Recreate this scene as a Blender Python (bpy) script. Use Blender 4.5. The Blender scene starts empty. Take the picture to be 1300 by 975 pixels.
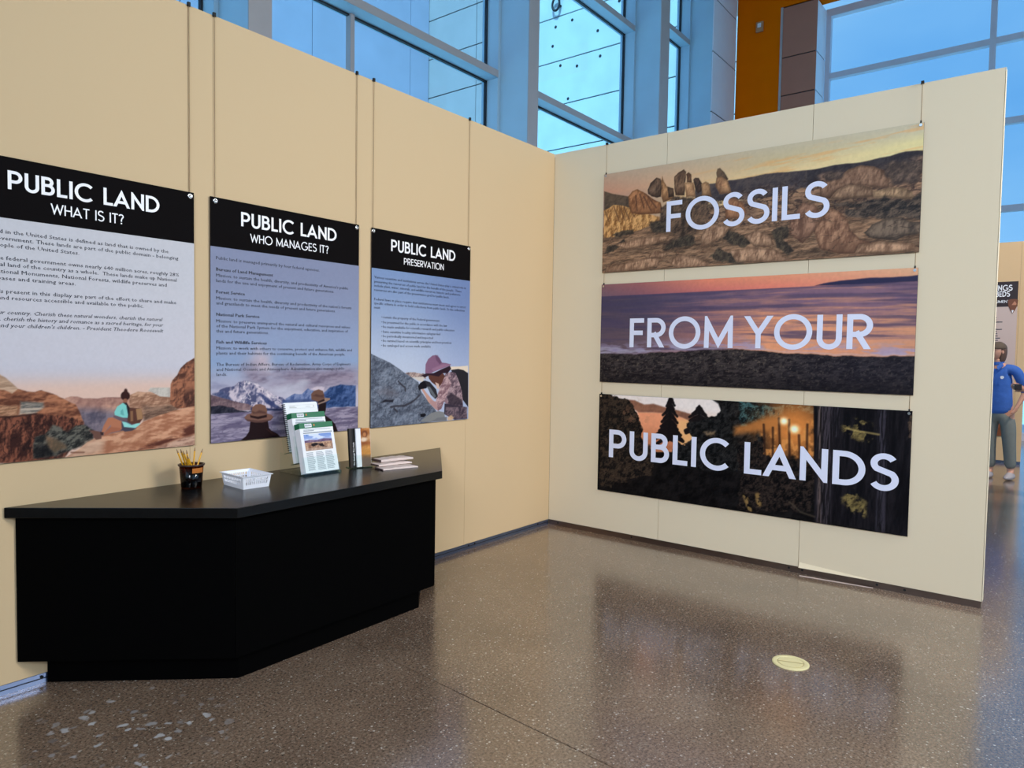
import bpy, bmesh, math, random
import numpy as np
from mathutils import Vector, Matrix

# ---------------------------------------------------------------- camera
scene = bpy.context.scene
COL = scene.collection
cam_d = bpy.data.cameras.new('camera')
cam_d.sensor_fit = 'HORIZONTAL'
cam_d.sensor_width = 36.0
cam_d.lens = 897.2544 / 1300.0 * 36.0
cam_d.clip_start = 0.05
cam_d.clip_end = 200
cam = bpy.data.objects.new('camera', cam_d)
COL.objects.link(cam)
_yaw, _pitch, _roll = 0.9083, 0.0439, 0.0158
_fw = Vector((math.sin(_yaw)*math.cos(_pitch), math.cos(_yaw)*math.cos(_pitch), -math.sin(_pitch)))
_rt = Vector((math.cos(_yaw), -math.sin(_yaw), 0))
_up = _rt.cross(_fw)
_r2 = _rt*math.cos(_roll) + _up*math.sin(_roll)
_u2 = -_rt*math.sin(_roll) + _up*math.cos(_roll)
_m = Matrix((_r2, _u2, -_fw)).transposed().to_4x4()
_m.translation = Vector((-5.0757, -3.5277, 1.5))
cam.matrix_world = _m
scene.camera = cam

# ---------------------------------------------------------------- sky, sun, lamps, exposure
scene.view_settings.view_transform = 'Standard'
scene.view_settings.look = 'None'
scene.view_settings.exposure = 0.0
scene.view_settings.gamma = 1.0
scene.view_settings.use_curve_mapping = False

world = bpy.data.worlds.new('sky')
scene.world = world
world.use_nodes = True
wn = world.node_tree.nodes; wl = world.node_tree.links
wn.clear()
wo = wn.new('ShaderNodeOutputWorld'); wb = wn.new('ShaderNodeBackground')
wt = wn.new('ShaderNodeTexCoord'); wz = wn.new('ShaderNodeTexNoise'); wr = wn.new('ShaderNodeValToRGB')
wz.inputs['Scale'].default_value = 2.2; wz.inputs['Detail'].default_value = 5
wm = wn.new('ShaderNodeMapping'); wm.inputs['Scale'].default_value = (1, 1, 2.5)
wr.color_ramp.elements[0].position = 0.35; wr.color_ramp.elements[0].color = (0.14, 0.43, 0.88, 1)
wr.color_ramp.elements[1].position = 0.75; wr.color_ramp.elements[1].color = (0.27, 0.60, 0.98, 1)
wl.new(wt.outputs['Generated'], wm.inputs[0]); wl.new(wm.outputs[0], wz.inputs['Vector'])
wl.new(wz.outputs[0], wr.inputs[0]); wl.new(wr.outputs[0], wb.inputs[0])
wb.inputs[1].default_value = 1.0
wl.new(wb.outputs[0], wo.inputs[0])

sun_d = bpy.data.lights.new('sun', 'SUN'); sun_d.energy = 5.5; sun_d.color = (0.32, 0.76, 1.0); sun_d.angle = 0.03
sun = bpy.data.objects.new('sun', sun_d); COL.objects.link(sun)
sun.rotation_euler = Vector((0.50, 0.15, -0.85)).to_track_quat('-Z', 'Y').to_euler()

def area(name, loc, target, sx, sy, watts, color, spread=180):
    d = bpy.data.lights.new(name, 'AREA'); d.shape = 'RECTANGLE'; d.size = sx; d.size_y = sy
    d.energy = watts; d.color = color
    d.spread = math.radians(spread)
    o = bpy.data.objects.new(name, d); COL.objects.link(o)
    o.location = loc
    o.rotation_euler = (Vector(target) - Vector(loc)).to_track_quat('-Z', 'Y').to_euler()
    return o
WARM = (1.0, 0.93, 0.84)
area('ceiling_lamp', (-0.6, -7.5, 4.4), (-1.9, 0, 0.7), 2.2, 1.5, 160, WARM, 125)
area('ceiling_lamp', (-9.0, -5.6, 4.2), (0, -1.8, 0.8), 2.0, 1.5, 80, (0.92, 0.91, 0.96), 75)
sp = bpy.data.lights.new('track_spot', 'SPOT'); sp.energy = 2600; sp.color = (1.0, 0.86, 0.72); sp.spot_size = math.radians(42); sp.shadow_soft_size = 0.15
spo = bpy.data.objects.new('track_spot', sp); COL.objects.link(spo); spo.location = (3.0, -6.5, 9.0)
spo.rotation_euler = (Vector((7.0, -2.6, 1.5)) - spo.location).to_track_quat('-Z', 'Y').to_euler()
# blue fills added behind the camera, standing in for assumed rear and side windows
area('rear_blue_fill', (0.0, -11.9, 4.6), (0, 0, 4.0), 16.0, 6.0, 560, (0.40, 0.68, 1.0))
area('side_blue_fill', (-11.9, -4.0, 6.0), (0, -4.0, 6.4), 12.0, 5.0, 300, (0.46, 0.72, 1.0))  # added to brighten the column sides; no window in this wall

# ---------------------------------------------------------------- helpers
def tag(o, label=None, cat=None, group=None, kind=None):
    if label: o['label'] = label
    if cat: o['category'] = cat
    if group: o['group'] = group
    if kind: o['kind'] = kind
    return o

def empty(name, loc=(0, 0, 0), rz=0.0, parent=None, **k):
    o = bpy.data.objects.new(name, None); COL.objects.link(o)
    o.location = loc; o.rotation_euler = (0, 0, rz); o.empty_display_size = 0.1
    if parent: o.parent = parent
    return tag(o, **k)

class MB:
    """collects polygons and links them as one mesh object"""
    def __init__(s): s.v = []; s.f = []; s.mi = []
    def poly(s, pts, m=0):
        b = len(s.v); s.v += [tuple(p) for p in pts]; s.f.append(tuple(range(b, b+len(pts)))); s.mi.append(m)
    def box(s, x0, y0, z0, x1, y1, z1, m=0, mat=None):
        c = [Vector((x, y, z)) for z in (z0, z1) for y in (y0, y1) for x in (x0, x1)]
        if mat is not None: c = [mat @ p for p in c]
        b = len(s.v); s.v += [tuple(p) for p in c]
        for q in ((0,2,3,1),(4,5,7,6),(0,1,5,4),(2,6,7,3),(0,4,6,2),(1,3,7,5)):
            s.f.append(tuple(b+i for i in q)); s.mi.append(m)
        return s
    def prism(s, pts, z0, z1, m=0):
        n = len(pts); b = len(s.v)
        s.v += [(x, y, z0) for x, y in pts] + [(x, y, z1) for x, y in pts]
        s.f.append(tuple(b+i for i in reversed(range(n)))); s.f.append(tuple(b+n+i for i in range(n)))
        s.mi += [m, m]
        for i in range(n):
            j = (i+1) % n; s.f.append((b+i, b+j, b+n+j, b+n+i)); s.mi.append(m)
        return s
    def lathe(s, prof, n=32, c=(0, 0, 0), m=0, cap=(False, False)):
        b = len(s.v)
        for r, z in prof:
            for i in range(n):
                a = 2*math.pi*i/n; s.v.append((c[0]+r*math.cos(a), c[1]+r*math.sin(a), c[2]+z))
        for k in range(len(prof)-1):
            for i in range(n):
                j = (i+1) % n
                s.f.append((b+k*n+i, b+k*n+j, b+(k+1)*n+j, b+(k+1)*n+i)); s.mi.append(m)
        if cap[0]: s.f.append(tuple(b+i for i in reversed(range(n)))); s.mi.append(m)
        if cap[1]: s.f.append(tuple(b+(len(prof)-1)*n+i for i in range(n))); s.mi.append(m)
        return s
    def tube(s, p, q, r0, r1=None, n=8, m=0):
        r1 = r0 if r1 is None else r1
        p = Vector(p); q = Vector(q); d = (q-p).normalized()
        a = d.orthogonal().normalized(); c = d.cross(a); b = len(s.v)
        for o, r in ((p, r0), (q, r1)):
            for i in range(n):
                t = 2*math.pi*i/n; s.v.append(tuple(o + a*r*math.cos(t) + c*r*math.sin(t)))
        for i in range(n):
            j = (i+1) % n; s.f.append((b+i, b+j, b+n+j, b+n+i)); s.mi.append(m)
        s.f.append(tuple(b+i for i in reversed(range(n)))); s.f.append(tuple(b+n+i for i in range(n))); s.mi += [m, m]
        return s
    def build(s, name, mats, parent=None, smooth=False, bevel=0, **k):
        me = bpy.data.meshes.new(name); me.from_pydata(s.v, [], s.f)
        if not isinstance(mats, (list, tuple)): mats = [mats]
        for m in mats: me.materials.append(m)
        if len(mats) > 1: me.polygons.foreach_set('material_index', s.mi)
        if smooth: me.polygons.foreach_set('use_smooth', [True]*len(s.f))
        me.update()
        o = bpy.data.objects.new(name, me); COL.objects.link(o)
        if parent: o.parent = parent
        if bevel:
            b = o.modifiers.new('bevel', 'BEVEL'); b.width = bevel; b.segments = 2; b.limit_method = 'ANGLE'; b.angle_limit = 0.6
        return tag(o, **k)

def copy_tree(o, parent=None):
    kids = list(o.children)
    c = o.copy(); COL.objects.link(c)
    if parent: c.parent = parent
    for ch in kids: copy_tree(ch, c)
    return c

# ---------------------------------------------------------------- materials
def srgb(r, g, b):
    def f(c):
        c /= 255.0
        return c/12.92 if c <= 0.04045 else ((c+0.055)/1.055)**2.4
    return (f(r), f(g), f(b), 1)

def mat(name, color, rough=0.5, metal=0.0, spec=0.5, noise=None, bump=None, emit=None):
    """noise=(scale, amount) colour grain; bump=(scale, strength, distance)"""
    m = bpy.data.materials.new(name); m.use_nodes = True
    N = m.node_tree.nodes; L = m.node_tree.links; p = N['Principled BSDF']
    p.inputs['Base Color'].default_value = color
    p.inputs['Roughness'].default_value = rough
    p.inputs['Metallic'].default_value = metal
    p.inputs['Specular IOR Level'].default_value = spec
    tc = N.new('ShaderNodeTexCoord')
    if noise is None: noise = (30.0, 0.04)
    nz = N.new('ShaderNodeTexNoise'); nz.inputs['Scale'].default_value = noise[0]; nz.inputs['Detail'].default_value = 4
    mx = N.new('ShaderNodeMix'); mx.data_type = 'RGBA'
    a = noise[1]
    mx.inputs[6].default_value = tuple(c*(1-a) for c in color[:3]) + (1,)
    mx.inputs[7].default_value = tuple(min(1, c*(1+a)) for c in color[:3]) + (1,)
    L.new(tc.outputs['Object'], nz.inputs['Vector']); L.new(nz.outputs[0], mx.inputs[0]); L.new(mx.outputs[2], p.inputs['Base Color'])
    if bump:
        n2 = N.new('ShaderNodeTexNoise'); n2.inputs['Scale'].default_value = bump[0]; n2.inputs['Detail'].default_value = 3
        b = N.new('ShaderNodeBump'); b.inputs['Strength'].default_value = bump[1]; b.inputs['Distance'].default_value = bump[2]
        L.new(tc.outputs['Object'], n2.inputs['Vector']); L.new(n2.outputs[0], b.inputs['Height']); L.new(b.outputs[0], p.inputs['Normal'])
    if emit:
        p.inputs['Emission Color'].default_value = emit[0]; p.inputs['Emission Strength'].default_value = emit[1]
    return m

def clear_mat(name, tint, refl=0.08, rough=0.02):
    """thin clear sheet: straight-through transparency plus fresnel gloss"""
    m = bpy.data.materials.new(name); m.use_nodes = True
    N = m.node_tree.nodes; L = m.node_tree.links; N.clear()
    out = N.new('ShaderNodeOutputMaterial'); t = N.new('ShaderNodeBsdfTransparent'); g = N.new('ShaderNodeBsdfGlossy')
    t.inputs[0].default_value = tint; g.inputs['Roughness'].default_value = rough
    f = N.new('ShaderNodeLayerWeight'); f.inputs[0].default_value = 0.5
    pw = N.new('ShaderNodeMath'); pw.operation = 'POWER'; pw.inputs[1].default_value = 5.0; L.new(f.outputs['Facing'], pw.inputs[0])
    mm = N.new('ShaderNodeMath'); mm.operation = 'MULTIPLY_ADD'; mm.inputs[1].default_value = 0.45; mm.inputs[2].default_value = refl
    mix = N.new('ShaderNodeMixShader')
    L.new(pw.outputs[0], mm.inputs[0]); L.new(mm.outputs[0], mix.inputs[0]); L.new(t.outputs[0], mix.inputs[1]); L.new(g.outputs[0], mix.inputs[2])
    L.new(mix.outputs[0], out.inputs[0])
    return m

def print_mat(name, rough=0.42):
    m = bpy.data.materials.new(name); m.use_nodes = True
    N = m.node_tree.nodes; L = m.node_tree.links; p = N['Principled BSDF']
    a = N.new('ShaderNodeVertexColor'); a.layer_name = 'ink'
    L.new(a.outputs[0], p.inputs['Base Color'])
    p.inputs['Roughness'].default_value = rough; p.inputs['Specular IOR Level'].default_value = 0.08
    return m

M = {}
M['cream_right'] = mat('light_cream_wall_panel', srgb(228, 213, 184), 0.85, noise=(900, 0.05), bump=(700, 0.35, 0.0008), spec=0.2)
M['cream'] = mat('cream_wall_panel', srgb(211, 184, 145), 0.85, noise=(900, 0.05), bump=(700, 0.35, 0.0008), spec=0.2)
M['joint'] = mat('dark_joint', srgb(120, 105, 82), 0.9)
M['track'] = mat('blue_reflection_track', srgb(118, 134, 168), 0.28, 0.9, noise=(12, 0.2))  # blue window reflection put into the metal's base colour
M['track_brown'] = mat('brown_track', srgb(110, 92, 82), 0.3, 0.8, noise=(8, 0.3))
M['black_hole'] = mat('black_rubber', srgb(12, 12, 14), 0.7)
M['counter'] = mat('black_laminate', (0.0006, 0.0006, 0.0007, 1), 0.6, spec=0.03, noise=(200, 0.2))
M['counter_top'] = mat('charcoal_laminate_top', srgb(9, 8, 8), 0.25, spec=0.34, noise=(400, 0.25), bump=(500, 0.15, 0.0004))
M['wire'] = mat('thin_steel_wire', srgb(150, 122, 88), 0.6, 0.0)
M['steel'] = mat('polished_steel', srgb(205, 205, 205), 0.25, 1.0)
M['board_edge'] = mat('dark_board_edge', srgb(45, 35, 32), 0.6)
M['header'] = mat('black_print', srgb(14, 11, 12), 0.7, spec=0.05, noise=(300, 0.2))
M['white_ink'] = mat('white_print', srgb(250, 248, 250), 0.5, spec=0.3)
M['pale_ink'] = mat('pale_blue_white_print', srgb(226, 230, 250), 0.5, spec=0.3)
M['text_ink'] = mat('dark_grey_text', srgb(48, 50, 62), 0.5, spec=0.3)
M['print'] = print_mat('printed_photograph')
M['alu'] = mat('silver_mullion', srgb(182, 172, 170), 0.42, 0.1, noise=(6, 0.06))
M['alu_blue'] = mat('painted_blue_grey_column', srgb(172, 202, 220), 0.5, 0.0, noise=(2.5, 0.06))
M['gasket'] = mat('black_gasket', srgb(22, 28, 36), 0.6)
M['glass'] = clear_mat('window_glass', (0.97, 0.99, 1.0, 1), 0.015)
M['concrete'] = mat('pale_concrete', srgb(215, 222, 224), 0.9, noise=(1.3, 0.16), bump=(14, 0.3, 0.01))
M['concrete_grey'] = mat('grey_concrete', srgb(176, 170, 172), 0.9, noise=(1.3, 0.12), bump=(14, 0.3, 0.01))
M['concrete_wall'] = mat('blue_grey_concrete', srgb(196, 196, 214), 0.9, noise=(0.8, 0.14), bump=(14, 0.3, 0.01))
M['orange'] = mat('orange_paint', srgb(236, 112, 0), 0.9, spec=0.05, noise=(3, 0.06))
M['brown_panel'] = mat('taupe_metal_panel', srgb(182, 124, 104), 0.8, spec=0.1, noise=(4, 0.06))
M['blue_panel'] = mat('silver_metal_panel', srgb(232, 240, 255), 0.5, 0.0, noise=(4, 0.05))
M['hall'] = mat('hall_plaster', srgb(200, 192, 180), 0.9)
M['tan'] = mat('tan_wall_panel', srgb(226, 190, 145), 0.85, noise=(600, 0.05))
M['white_plastic'] = mat('white_plastic', srgb(238, 240, 248), 0.35)
M['paper'] = mat('white_paper', srgb(240, 240, 244), 0.7)
M['green'] = mat('green_print', srgb(12, 108, 70), 0.5)
M['grey_ink'] = mat('grey_print', srgb(150, 158, 165), 0.6)
M['acrylic'] = clear_mat('clear_acrylic', (0.96, 0.985, 0.975, 1), 0.02)
M['acrylic_edge'] = clear_mat('green_acrylic_edge', (0.58, 0.72, 0.68, 1), 0.06)
M['amber'] = clear_mat('smoked_amber_plastic', (0.42, 0.22, 0.09, 1), 0.03, 0.08)
M['amber_patch'] = mat('orange_brown_patch', srgb(190, 112, 40), 0.5)
M['amber_rim'] = mat('dark_brown_plastic', srgb(48, 32, 28), 0.3)
M['pencil'] = mat('yellow_pencil_paint', srgb(225, 165, 30), 0.4)
M['wood'] = mat('sharpened_wood', srgb(150, 110, 72), 0.7)
M['graphite'] = mat('graphite', srgb(50, 42, 38), 0.5)
M['brass'] = mat('brass_cover', srgb(232, 220, 168), 0.42, 0.1, noise=(60, 0.08))
M['brass_dark'] = mat('brass_groove', srgb(184, 168, 116), 0.5, 0.1)
M['skin'] = mat('skin', srgb(205, 150, 125), 0.6)
M['blue_shirt'] = mat('blue_cotton', srgb(52, 98, 178), 0.8, noise=(25, 0.15), bump=(18, 0.5, 0.01))
M['trousers'] = mat('grey_green_trousers', srgb(112, 116, 112), 0.85, noise=(20, 0.15), bump=(14, 0.5, 0.01))
M['shoe'] = mat('pale_shoe', srgb(170, 160, 160), 0.6)
M['hair'] = mat('brown_hair', srgb(95, 68, 55), 0.7, noise=(60, 0.3), bump=(90, 0.6, 0.005))
M['cap'] = mat('brown_cap', srgb(92, 76, 62), 0.8)
M['dark_cloth'] = mat('dark_patterned_cloth', srgb(38, 34, 42), 0.85, noise=(60, 0.5))
M['dark_shoe'] = mat('black_shoe', srgb(28, 28, 34), 0.5)
M['black_cover'] = mat('black_glossy_cover', srgb(20, 16, 16), 0.35)
M['leaflet'] = mat('pinkish_leaflet_paper', srgb(214, 194, 186), 0.55, noise=(30, 0.15))
M['leaflet_dark'] = mat('dark_leaflet_print', srgb(70, 52, 52), 0.5)
M['device'] = mat('grey_device', srgb(190, 140, 100), 0.5)

def floor_mat():
    m = bpy.data.materials.new('polished_aggregate_concrete'); m.use_nodes = True
    N = m.node_tree.nodes; L = m.node_tree.links; p = N['Principled BSDF']
    geo = N.new('ShaderNodeNewGeometry')
    def noise(sc, det=4, rough=0.6):
        n = N.new('ShaderNodeTexNoise'); n.inputs['Scale'].default_value = sc; n.inputs['Detail'].default_value = det
        n.inputs['Roughness'].default_value = rough
        L.new(geo.outputs['Position'], n.inputs['Vector']); return n
    def ramp(src, stops):
        r = N.new('ShaderNodeValToRGB'); e = r.color_ramp.elements
        e[0].position, e[0].color = stops[0]; e[1].position, e[1].color = stops[-1]
        for s in stops[1:-1]:
            q = e.new(s[0]); q.color = s[1]
        L.new(src, r.inputs[0]); return r
    def mixc(f, a, b, mode='MIX'):
        x = N.new('ShaderNodeMix'); x.data_type = 'RGBA'; x.blend_type = mode
        for i, s in ((0, f), (6, a), (7, b)):
            if isinstance(s, (int, float)): x.inputs[i].default_value = s
            elif isinstance(s, tuple): x.inputs[i].default_value = s
            else: L.new(s, x.inputs[i])
        return x.outputs[2]
    big = ramp(noise(1.1, 5).outputs[0], [(0.3, srgb(96, 79, 67)), (0.7, srgb(132, 111, 94))])
    fine = ramp(noise(90, 3, 0.7).outputs[0], [(0.35, (0.50, 0.49, 0.48, 1)), (0.65, (1.55, 1.52, 1.5, 1))])
    col = mixc(1.0, big.outputs[0], fine.outputs[0], 'MULTIPLY')
    # aggregate chips: voronoi cells, each its own tone
    for sc, thr, amt in ((110, 0.28, 0.8), (62, 0.24, 0.75), (34, 0.16, 0.5)):
        v = N.new('ShaderNodeTexVoronoi'); v.inputs['Scale'].default_value = sc
        L.new(geo.outputs['Position'], v.inputs['Vector'])
        edge = ramp(v.outputs['Distance'], [(thr, (1, 1, 1, 1)), (thr+0.12, (0, 0, 0, 1))])
        sep = N.new('ShaderNodeSeparateColor'); L.new(v.outputs['Color'], sep.inputs[0])
        pick = ramp(sep.outputs[0], [(0.60, (0, 0, 0, 1)), (0.72, (amt, amt, amt, 1))])
        k = N.new('ShaderNodeMath'); k.operation = 'MULTIPLY'
        L.new(edge.outputs[0], k.inputs[0]); L.new(pick.outputs[0], k.inputs[1])
        tone = ramp(sep.outputs[1], [(0.0, srgb(70, 56, 50)), (0.5, srgb(142, 126, 110)), (0.85, srgb(170, 155, 138)), (1.0, srgb(225, 216, 205))])
        col = mixc(k.outputs[0], col, tone.outputs[0])
    # worn patch with larger pale stones in front of the counter
    sepp = N.new('ShaderNodeSeparateXYZ'); L.new(geo.outputs['Position'], sepp.inputs[0])
    dist = N.new('ShaderNodeVectorMath'); dist.operation = 'DISTANCE'; dist.inputs[1].default_value = (-3.85, -0.72, 0)
    L.new(geo.outputs['Position'], dist.inputs[0])
    wob = N.new('ShaderNodeMath'); wob.operation = 'MULTIPLY_ADD'; wob.inputs[1].default_value = 0.35
    L.new(noise(6).outputs[0], wob.inputs[0]); L.new(dist.outputs['Value'], wob.inputs[2])
    patch = ramp(wob.outputs[0], [(0.38, (1, 1, 1, 1)), (0.62, (0, 0, 0, 1))])
    v2 = N.new('ShaderNodeTexVoronoi'); v2.inputs['Scale'].default_value = 24; dv = N.new('ShaderNodeVectorMath'); dv.operation = 'MULTIPLY_ADD'; dv.inputs[1].default_value = (0.09, 0.09, 0.0); L.new(noise(11, 3).outputs['Color'], dv.inputs[0]); L.new(geo.outputs['Position'], dv.inputs[2]); L.new(dv.outputs[0], v2.inputs['Vector'])
    s2 = N.new('ShaderNodeSeparateColor'); L.new(v2.outputs['Color'], s2.inputs[0])
    e2 = ramp(v2.outputs['Distance'], [(0.26, (1, 1, 1, 1)), (0.40, (0, 0, 0, 1))])
    p2 = ramp(s2.outputs[2], [(0.58, (0, 0, 0, 1)), (0.80, (1, 1, 1, 1))])
    k2 = N.new('ShaderNodeMath'); k2.operation = 'MULTIPLY'; L.new(e2.outputs[0], k2.inputs[0]); L.new(p2.outputs[0], k2.inputs[1])
    k3 = N.new('ShaderNodeMath'); k3.operation = 'MULTIPLY'; L.new(k2.outputs[0], k3.inputs[0]); L.new(patch.outputs[0], k3.inputs[1])
    t2 = ramp(s2.outputs[0], [(0.2, srgb(98, 84, 76)), (0.9, srgb(196, 194, 196))])
    col = mixc(k3.outputs[0], col, t2.outputs[0])
    L.new(col, p.inputs['Base Color'])
    rr = N.new('ShaderNodeMapRange'); rr.inputs[3].default_value = 0.10; rr.inputs[4].default_value = 0.22
    L.new(noise(14, 4).outputs[0], rr.inputs[0]); L.new(rr.outputs[0], p.inputs['Roughness'])
    b = N.new('ShaderNodeBump'); b.inputs['Strength'].default_value = 0.12; b.inputs['Distance'].default_value = 0.0012
    L.new(noise(120, 3).outputs[0], b.inputs['Height']); L.new(b.outputs[0], p.inputs['Normal'])
    p.inputs['Specular IOR Level'].default_value = 1.0
    p.inputs['Coat Weight'].default_value = 0.5; p.inputs['Coat Roughness'].default_value = 0.2; p.inputs['Coat IOR'].default_value = 1.6
    return m
M['floor'] = floor_mat()

# ================================================================ THE SETTING
WH = 3.2144            # height of the free-standing exhibit walls
ZB = 0.0438            # height of their base track

floor = MB().box(-12, -12, -0.12, 11.5, 3.6, -0.012).build('floor', M['joint'], kind='structure')
JX0, JX1 = -2.775, -2.860      # joint line x at y=-1.15 and y=-2.30
def jx(y): return JX0 + (JX1-JX0)*(y+1.15)/(-1.15)
g = 0.0035
for pts in ([(-12, -12), (jx(-12)-g, -12), (jx(3.3)-g, 3.3), (-12, 3.3)],
            [(jx(-12)+g, -12), (3.0-g, -12), (3.0-g, 3.3), (jx(3.3)+g, 3.3)],
            [(3.0+g, -12), (11.4, -12), (11.4, 3.3), (3.0+g, 3.3)]):
    MB().prism(pts, -0.0119, 0.0).build('floor_slab', M['floor'], floor)

# --- left exhibit wall, plane y = 0
def exhibit_wall_left():
    w = MB().box(-7.4, 0.012, 0.004, 0.05, 0.05, WH-0.02).build('wall_left', M['joint'], kind='structure')
    xs = [-7.395, -6.38, -5.32, -4.27, -3.2395, -2.1710, -1.1155, 0.0]
    for a, b in zip(xs[:-1], xs[1:]):
        MB().box(a+0.001, 0.0, ZB, b-0.001, 0.0115, WH).build('wall_panel', M['cream'], w)
        MB().box(a+0.001, 0.0505, ZB, b-0.001, 0.062, WH).build('wall_panel', M['cream'], w)
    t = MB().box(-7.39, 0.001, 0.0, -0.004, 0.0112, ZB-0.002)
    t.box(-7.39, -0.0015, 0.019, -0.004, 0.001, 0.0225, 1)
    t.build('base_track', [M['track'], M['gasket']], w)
    for x in (-0.99, -1.06, -0.16, -3.92, -4.31):
        MB().tube((x, -0.0016, 0.028), (x, 0.0005, 0.028), 0.007, n=12).build('track_slot', M['black_hole'], w)
    return w
exhibit_wall_left()

# --- right exhibit wall, plane x = 0
def exhibit_wall_right():
    w = MB().box(0.012, -3.188, 0.004, 0.05, 0.012, WH-0.02).build('wall_right', M['joint'], kind='structure')
    ys = [0.0, 1.0516, 2.1229, 3.192]
    for a, b in zip(ys[:-1], ys[1:]):
        MB().box(0.0, -b+0.0015, ZB, 0.0115, -a-0.0015, WH).build('wall_panel', M['cream_right'], w)
        MB().box(0.0505, -b+0.0015, ZB, 0.062, -a-0.0015, WH).build('wall_panel', M['cream_right'], w)
    MB().box(0.0, -3.1945, ZB, 0.062, -3.1925, WH).build('end_cap', M['cream_right'], w)
    MB().box(0.001, -3.188, 0.0, 0.0112, -0.004, ZB-0.002).build('base_track', M['track_brown'], w)
    for y in (-0.10, -0.82, -2.06, -2.15, -2.62, -2.78):
        MB().tube((-0.0006, y, 0.024), (0.0012, y, 0.024), 0.008, n=12).build('track_slot', M['black_hole'], w)
    # lifted lower edge of the third panel
    k = MB(); n = 10
    for i in range(n):
        y0 = -2.13 - i*0.052; y1 = y0-0.052
        def d(y): return 0.024*max(0.0, 1-(-y-2.13)/0.52)
        k.poly([(-0.0005, y0, ZB+0.030*d(y0)/0.024+0.003), (-0.0005-d(y0), y0, ZB), (-0.0005-d(y1), y1, ZB), (-0.0005, y1, ZB+0.030*d(y1)/0.024+0.003)])
    k.build('lifted_skin', M['cream_right'], w)
    s = MB(); s.prism([(-0.066, -2.15), (-0.058, -2.15), (-0.012, -2.60), (-0.015, -2.60)], 0.0, 0.003)
    s.build('loose_strip', M['leaflet'], w)
exhibit_wall_right()

# --- window wall behind the left exhibit wall (glass y=3.26, deep columns to y=2.5)
COLX = [(-13.65, -13.41), (-9.56, -9.32), (-5.47, -5.23), (-1.375, -1.135), (2.90, 3.13), (6.88, 7.22)]
def window_bay(n, x0, x1, transoms, mullions, fin, tag_x):
    w = MB().box(fin[0], 2.5, 0.0, fin[1], 3.30, 9.5, 0).build('window_%d' % n, [M['alu_blue']], kind='structure')
    MB().box(fin[0]-0.0005, 2.485, 0.0, fin[1]+0.0005, 2.4995, 9.5).build('column_cover', M['alu'], w)
    # jambs
    MB().box(x1-0.05, 3.0, 0.0, x1-0.001, 3.30, 9.5).build('jamb', M['alu_blue'], w)
    MB().box(x0+0.001, 3.0, 0.0, x0+0.05, 3.30, 9.5).build('jamb', M['alu_blue'], w)
    for z in transoms:
        MB().box(x0+0.051, 3.0, z, x1-0.051, 3.30, z+0.10).build('transom', M['alu_blue'], w)
        MB().box(x0+0.051, 2.988, z, x1-0.051, 2.9995, z+0.10).build('transom_cover', M['alu'], w)
        MB().box(x0+0.051, 3.20, z-0.022, x1-0.051, 3.24, z-0.0005).build('gasket', M['gasket'], w)
    for x, z0, z1 in mullions:
        MB().box(x-0.03, 3.17, z0, x+0.03, 3.255, z1).build('mullion', M['alu'], w)
    MB().box(x1-0.075, 3.20, 0.3, x1-0.0505, 3.24, 9.5).build('gasket', M['gasket'], w)
    zs = [0.3] + [z for z in transoms] + [9.5]
    lo = 0.3
    for z in transoms + [9.5]:
        m = MB().box(x0+0.051, 3.266, lo, x1-0.051, 3.272, z-0.001)
        m.build('pane', M['glass'], w)
        lo = z+0.101
    MB().box(x0+0.051, 3.0, 0.0, x1-0.051, 3.30, 0.299).build('sill', M['alu'], w)
    return w
window_bay(1, -9.32, -5.47, [3.2, 5.42, 7.50], [(-7.4, 0.3, 9.5)], COLX[1], 0)
window_bay(2, -5.23, -1.375, [3.2, 5.42, 7.50], [(-1.93, 5.52, 7.5), (-3.3, 0.3, 9.5)], COLX[2], 0)
window_bay(3, -1.135, 2.90, [3.2, 5.42, 7.50], [(0.38, 3.3, 5.42)], COLX[3], 0)
window_bay(4, 3.13, 6.88, [3.2, 5.42, 7.50], [], COLX[4], 0)
window_bay(5, 7.22, 9.28, [3.2, 5.9, 8.08], [], COLX[5], 0)

# --- wall of metal panels between the last window and the orange wall
cw = MB().box(9.285, 2.52, 0, 10.6, 3.3, 9.5).build('wall_corner', M['gasket'], kind='structure')
MB().box(9.281, 2.52, 0, 9.2849, 3.3, 9.5).build('side_panel', M['alu_blue'], cw)
z = 0.0
for zt in (1.35, 2.67, 3.99, 5.31, 6.62, 7.86, 8.95, 9.5):
    MB().box(9.287, 2.5, z+0.012, 10.55, 2.5195, zt-0.012).build('metal_panel', M['blue_panel'], cw)
    z = zt

# --- orange wall x = 10.6 with taupe column, soffit above
ow = MB().box(10.6, 1.55, 0, 11.0, 2.499, 9.5)
ow.box(10.6, -12.0, 8.98, 11.0, 1.549, 9.5)
ow = ow.build('wall_orange', M['orange'], kind='structure')
MB().box(10.585, 1.50, 0, 10.61, 1.548, 8.97).build('corner_bead', M['alu'], ow)
cl = MB().box(10.62, 0.82, 0, 11.25, 1.499, 8.97).build('wall_column', M['gasket'], kind='structure')
z = 0.0
for zt in (1.1, 2.15, 3.20, 4.25, 5.30, 6.35, 7.10, 7.90, 8.96):
    MB().box(10.60, 0.801, z+0.012, 10.6195, 1.499, zt-0.012).build('metal_panel', M['brown_panel'], cl)
    MB().box(10.6205, 0.80, z+0.012, 11.25, 0.8195, zt-0.012).build('metal_panel', M['blue_panel'], cl)
    z = zt

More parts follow.
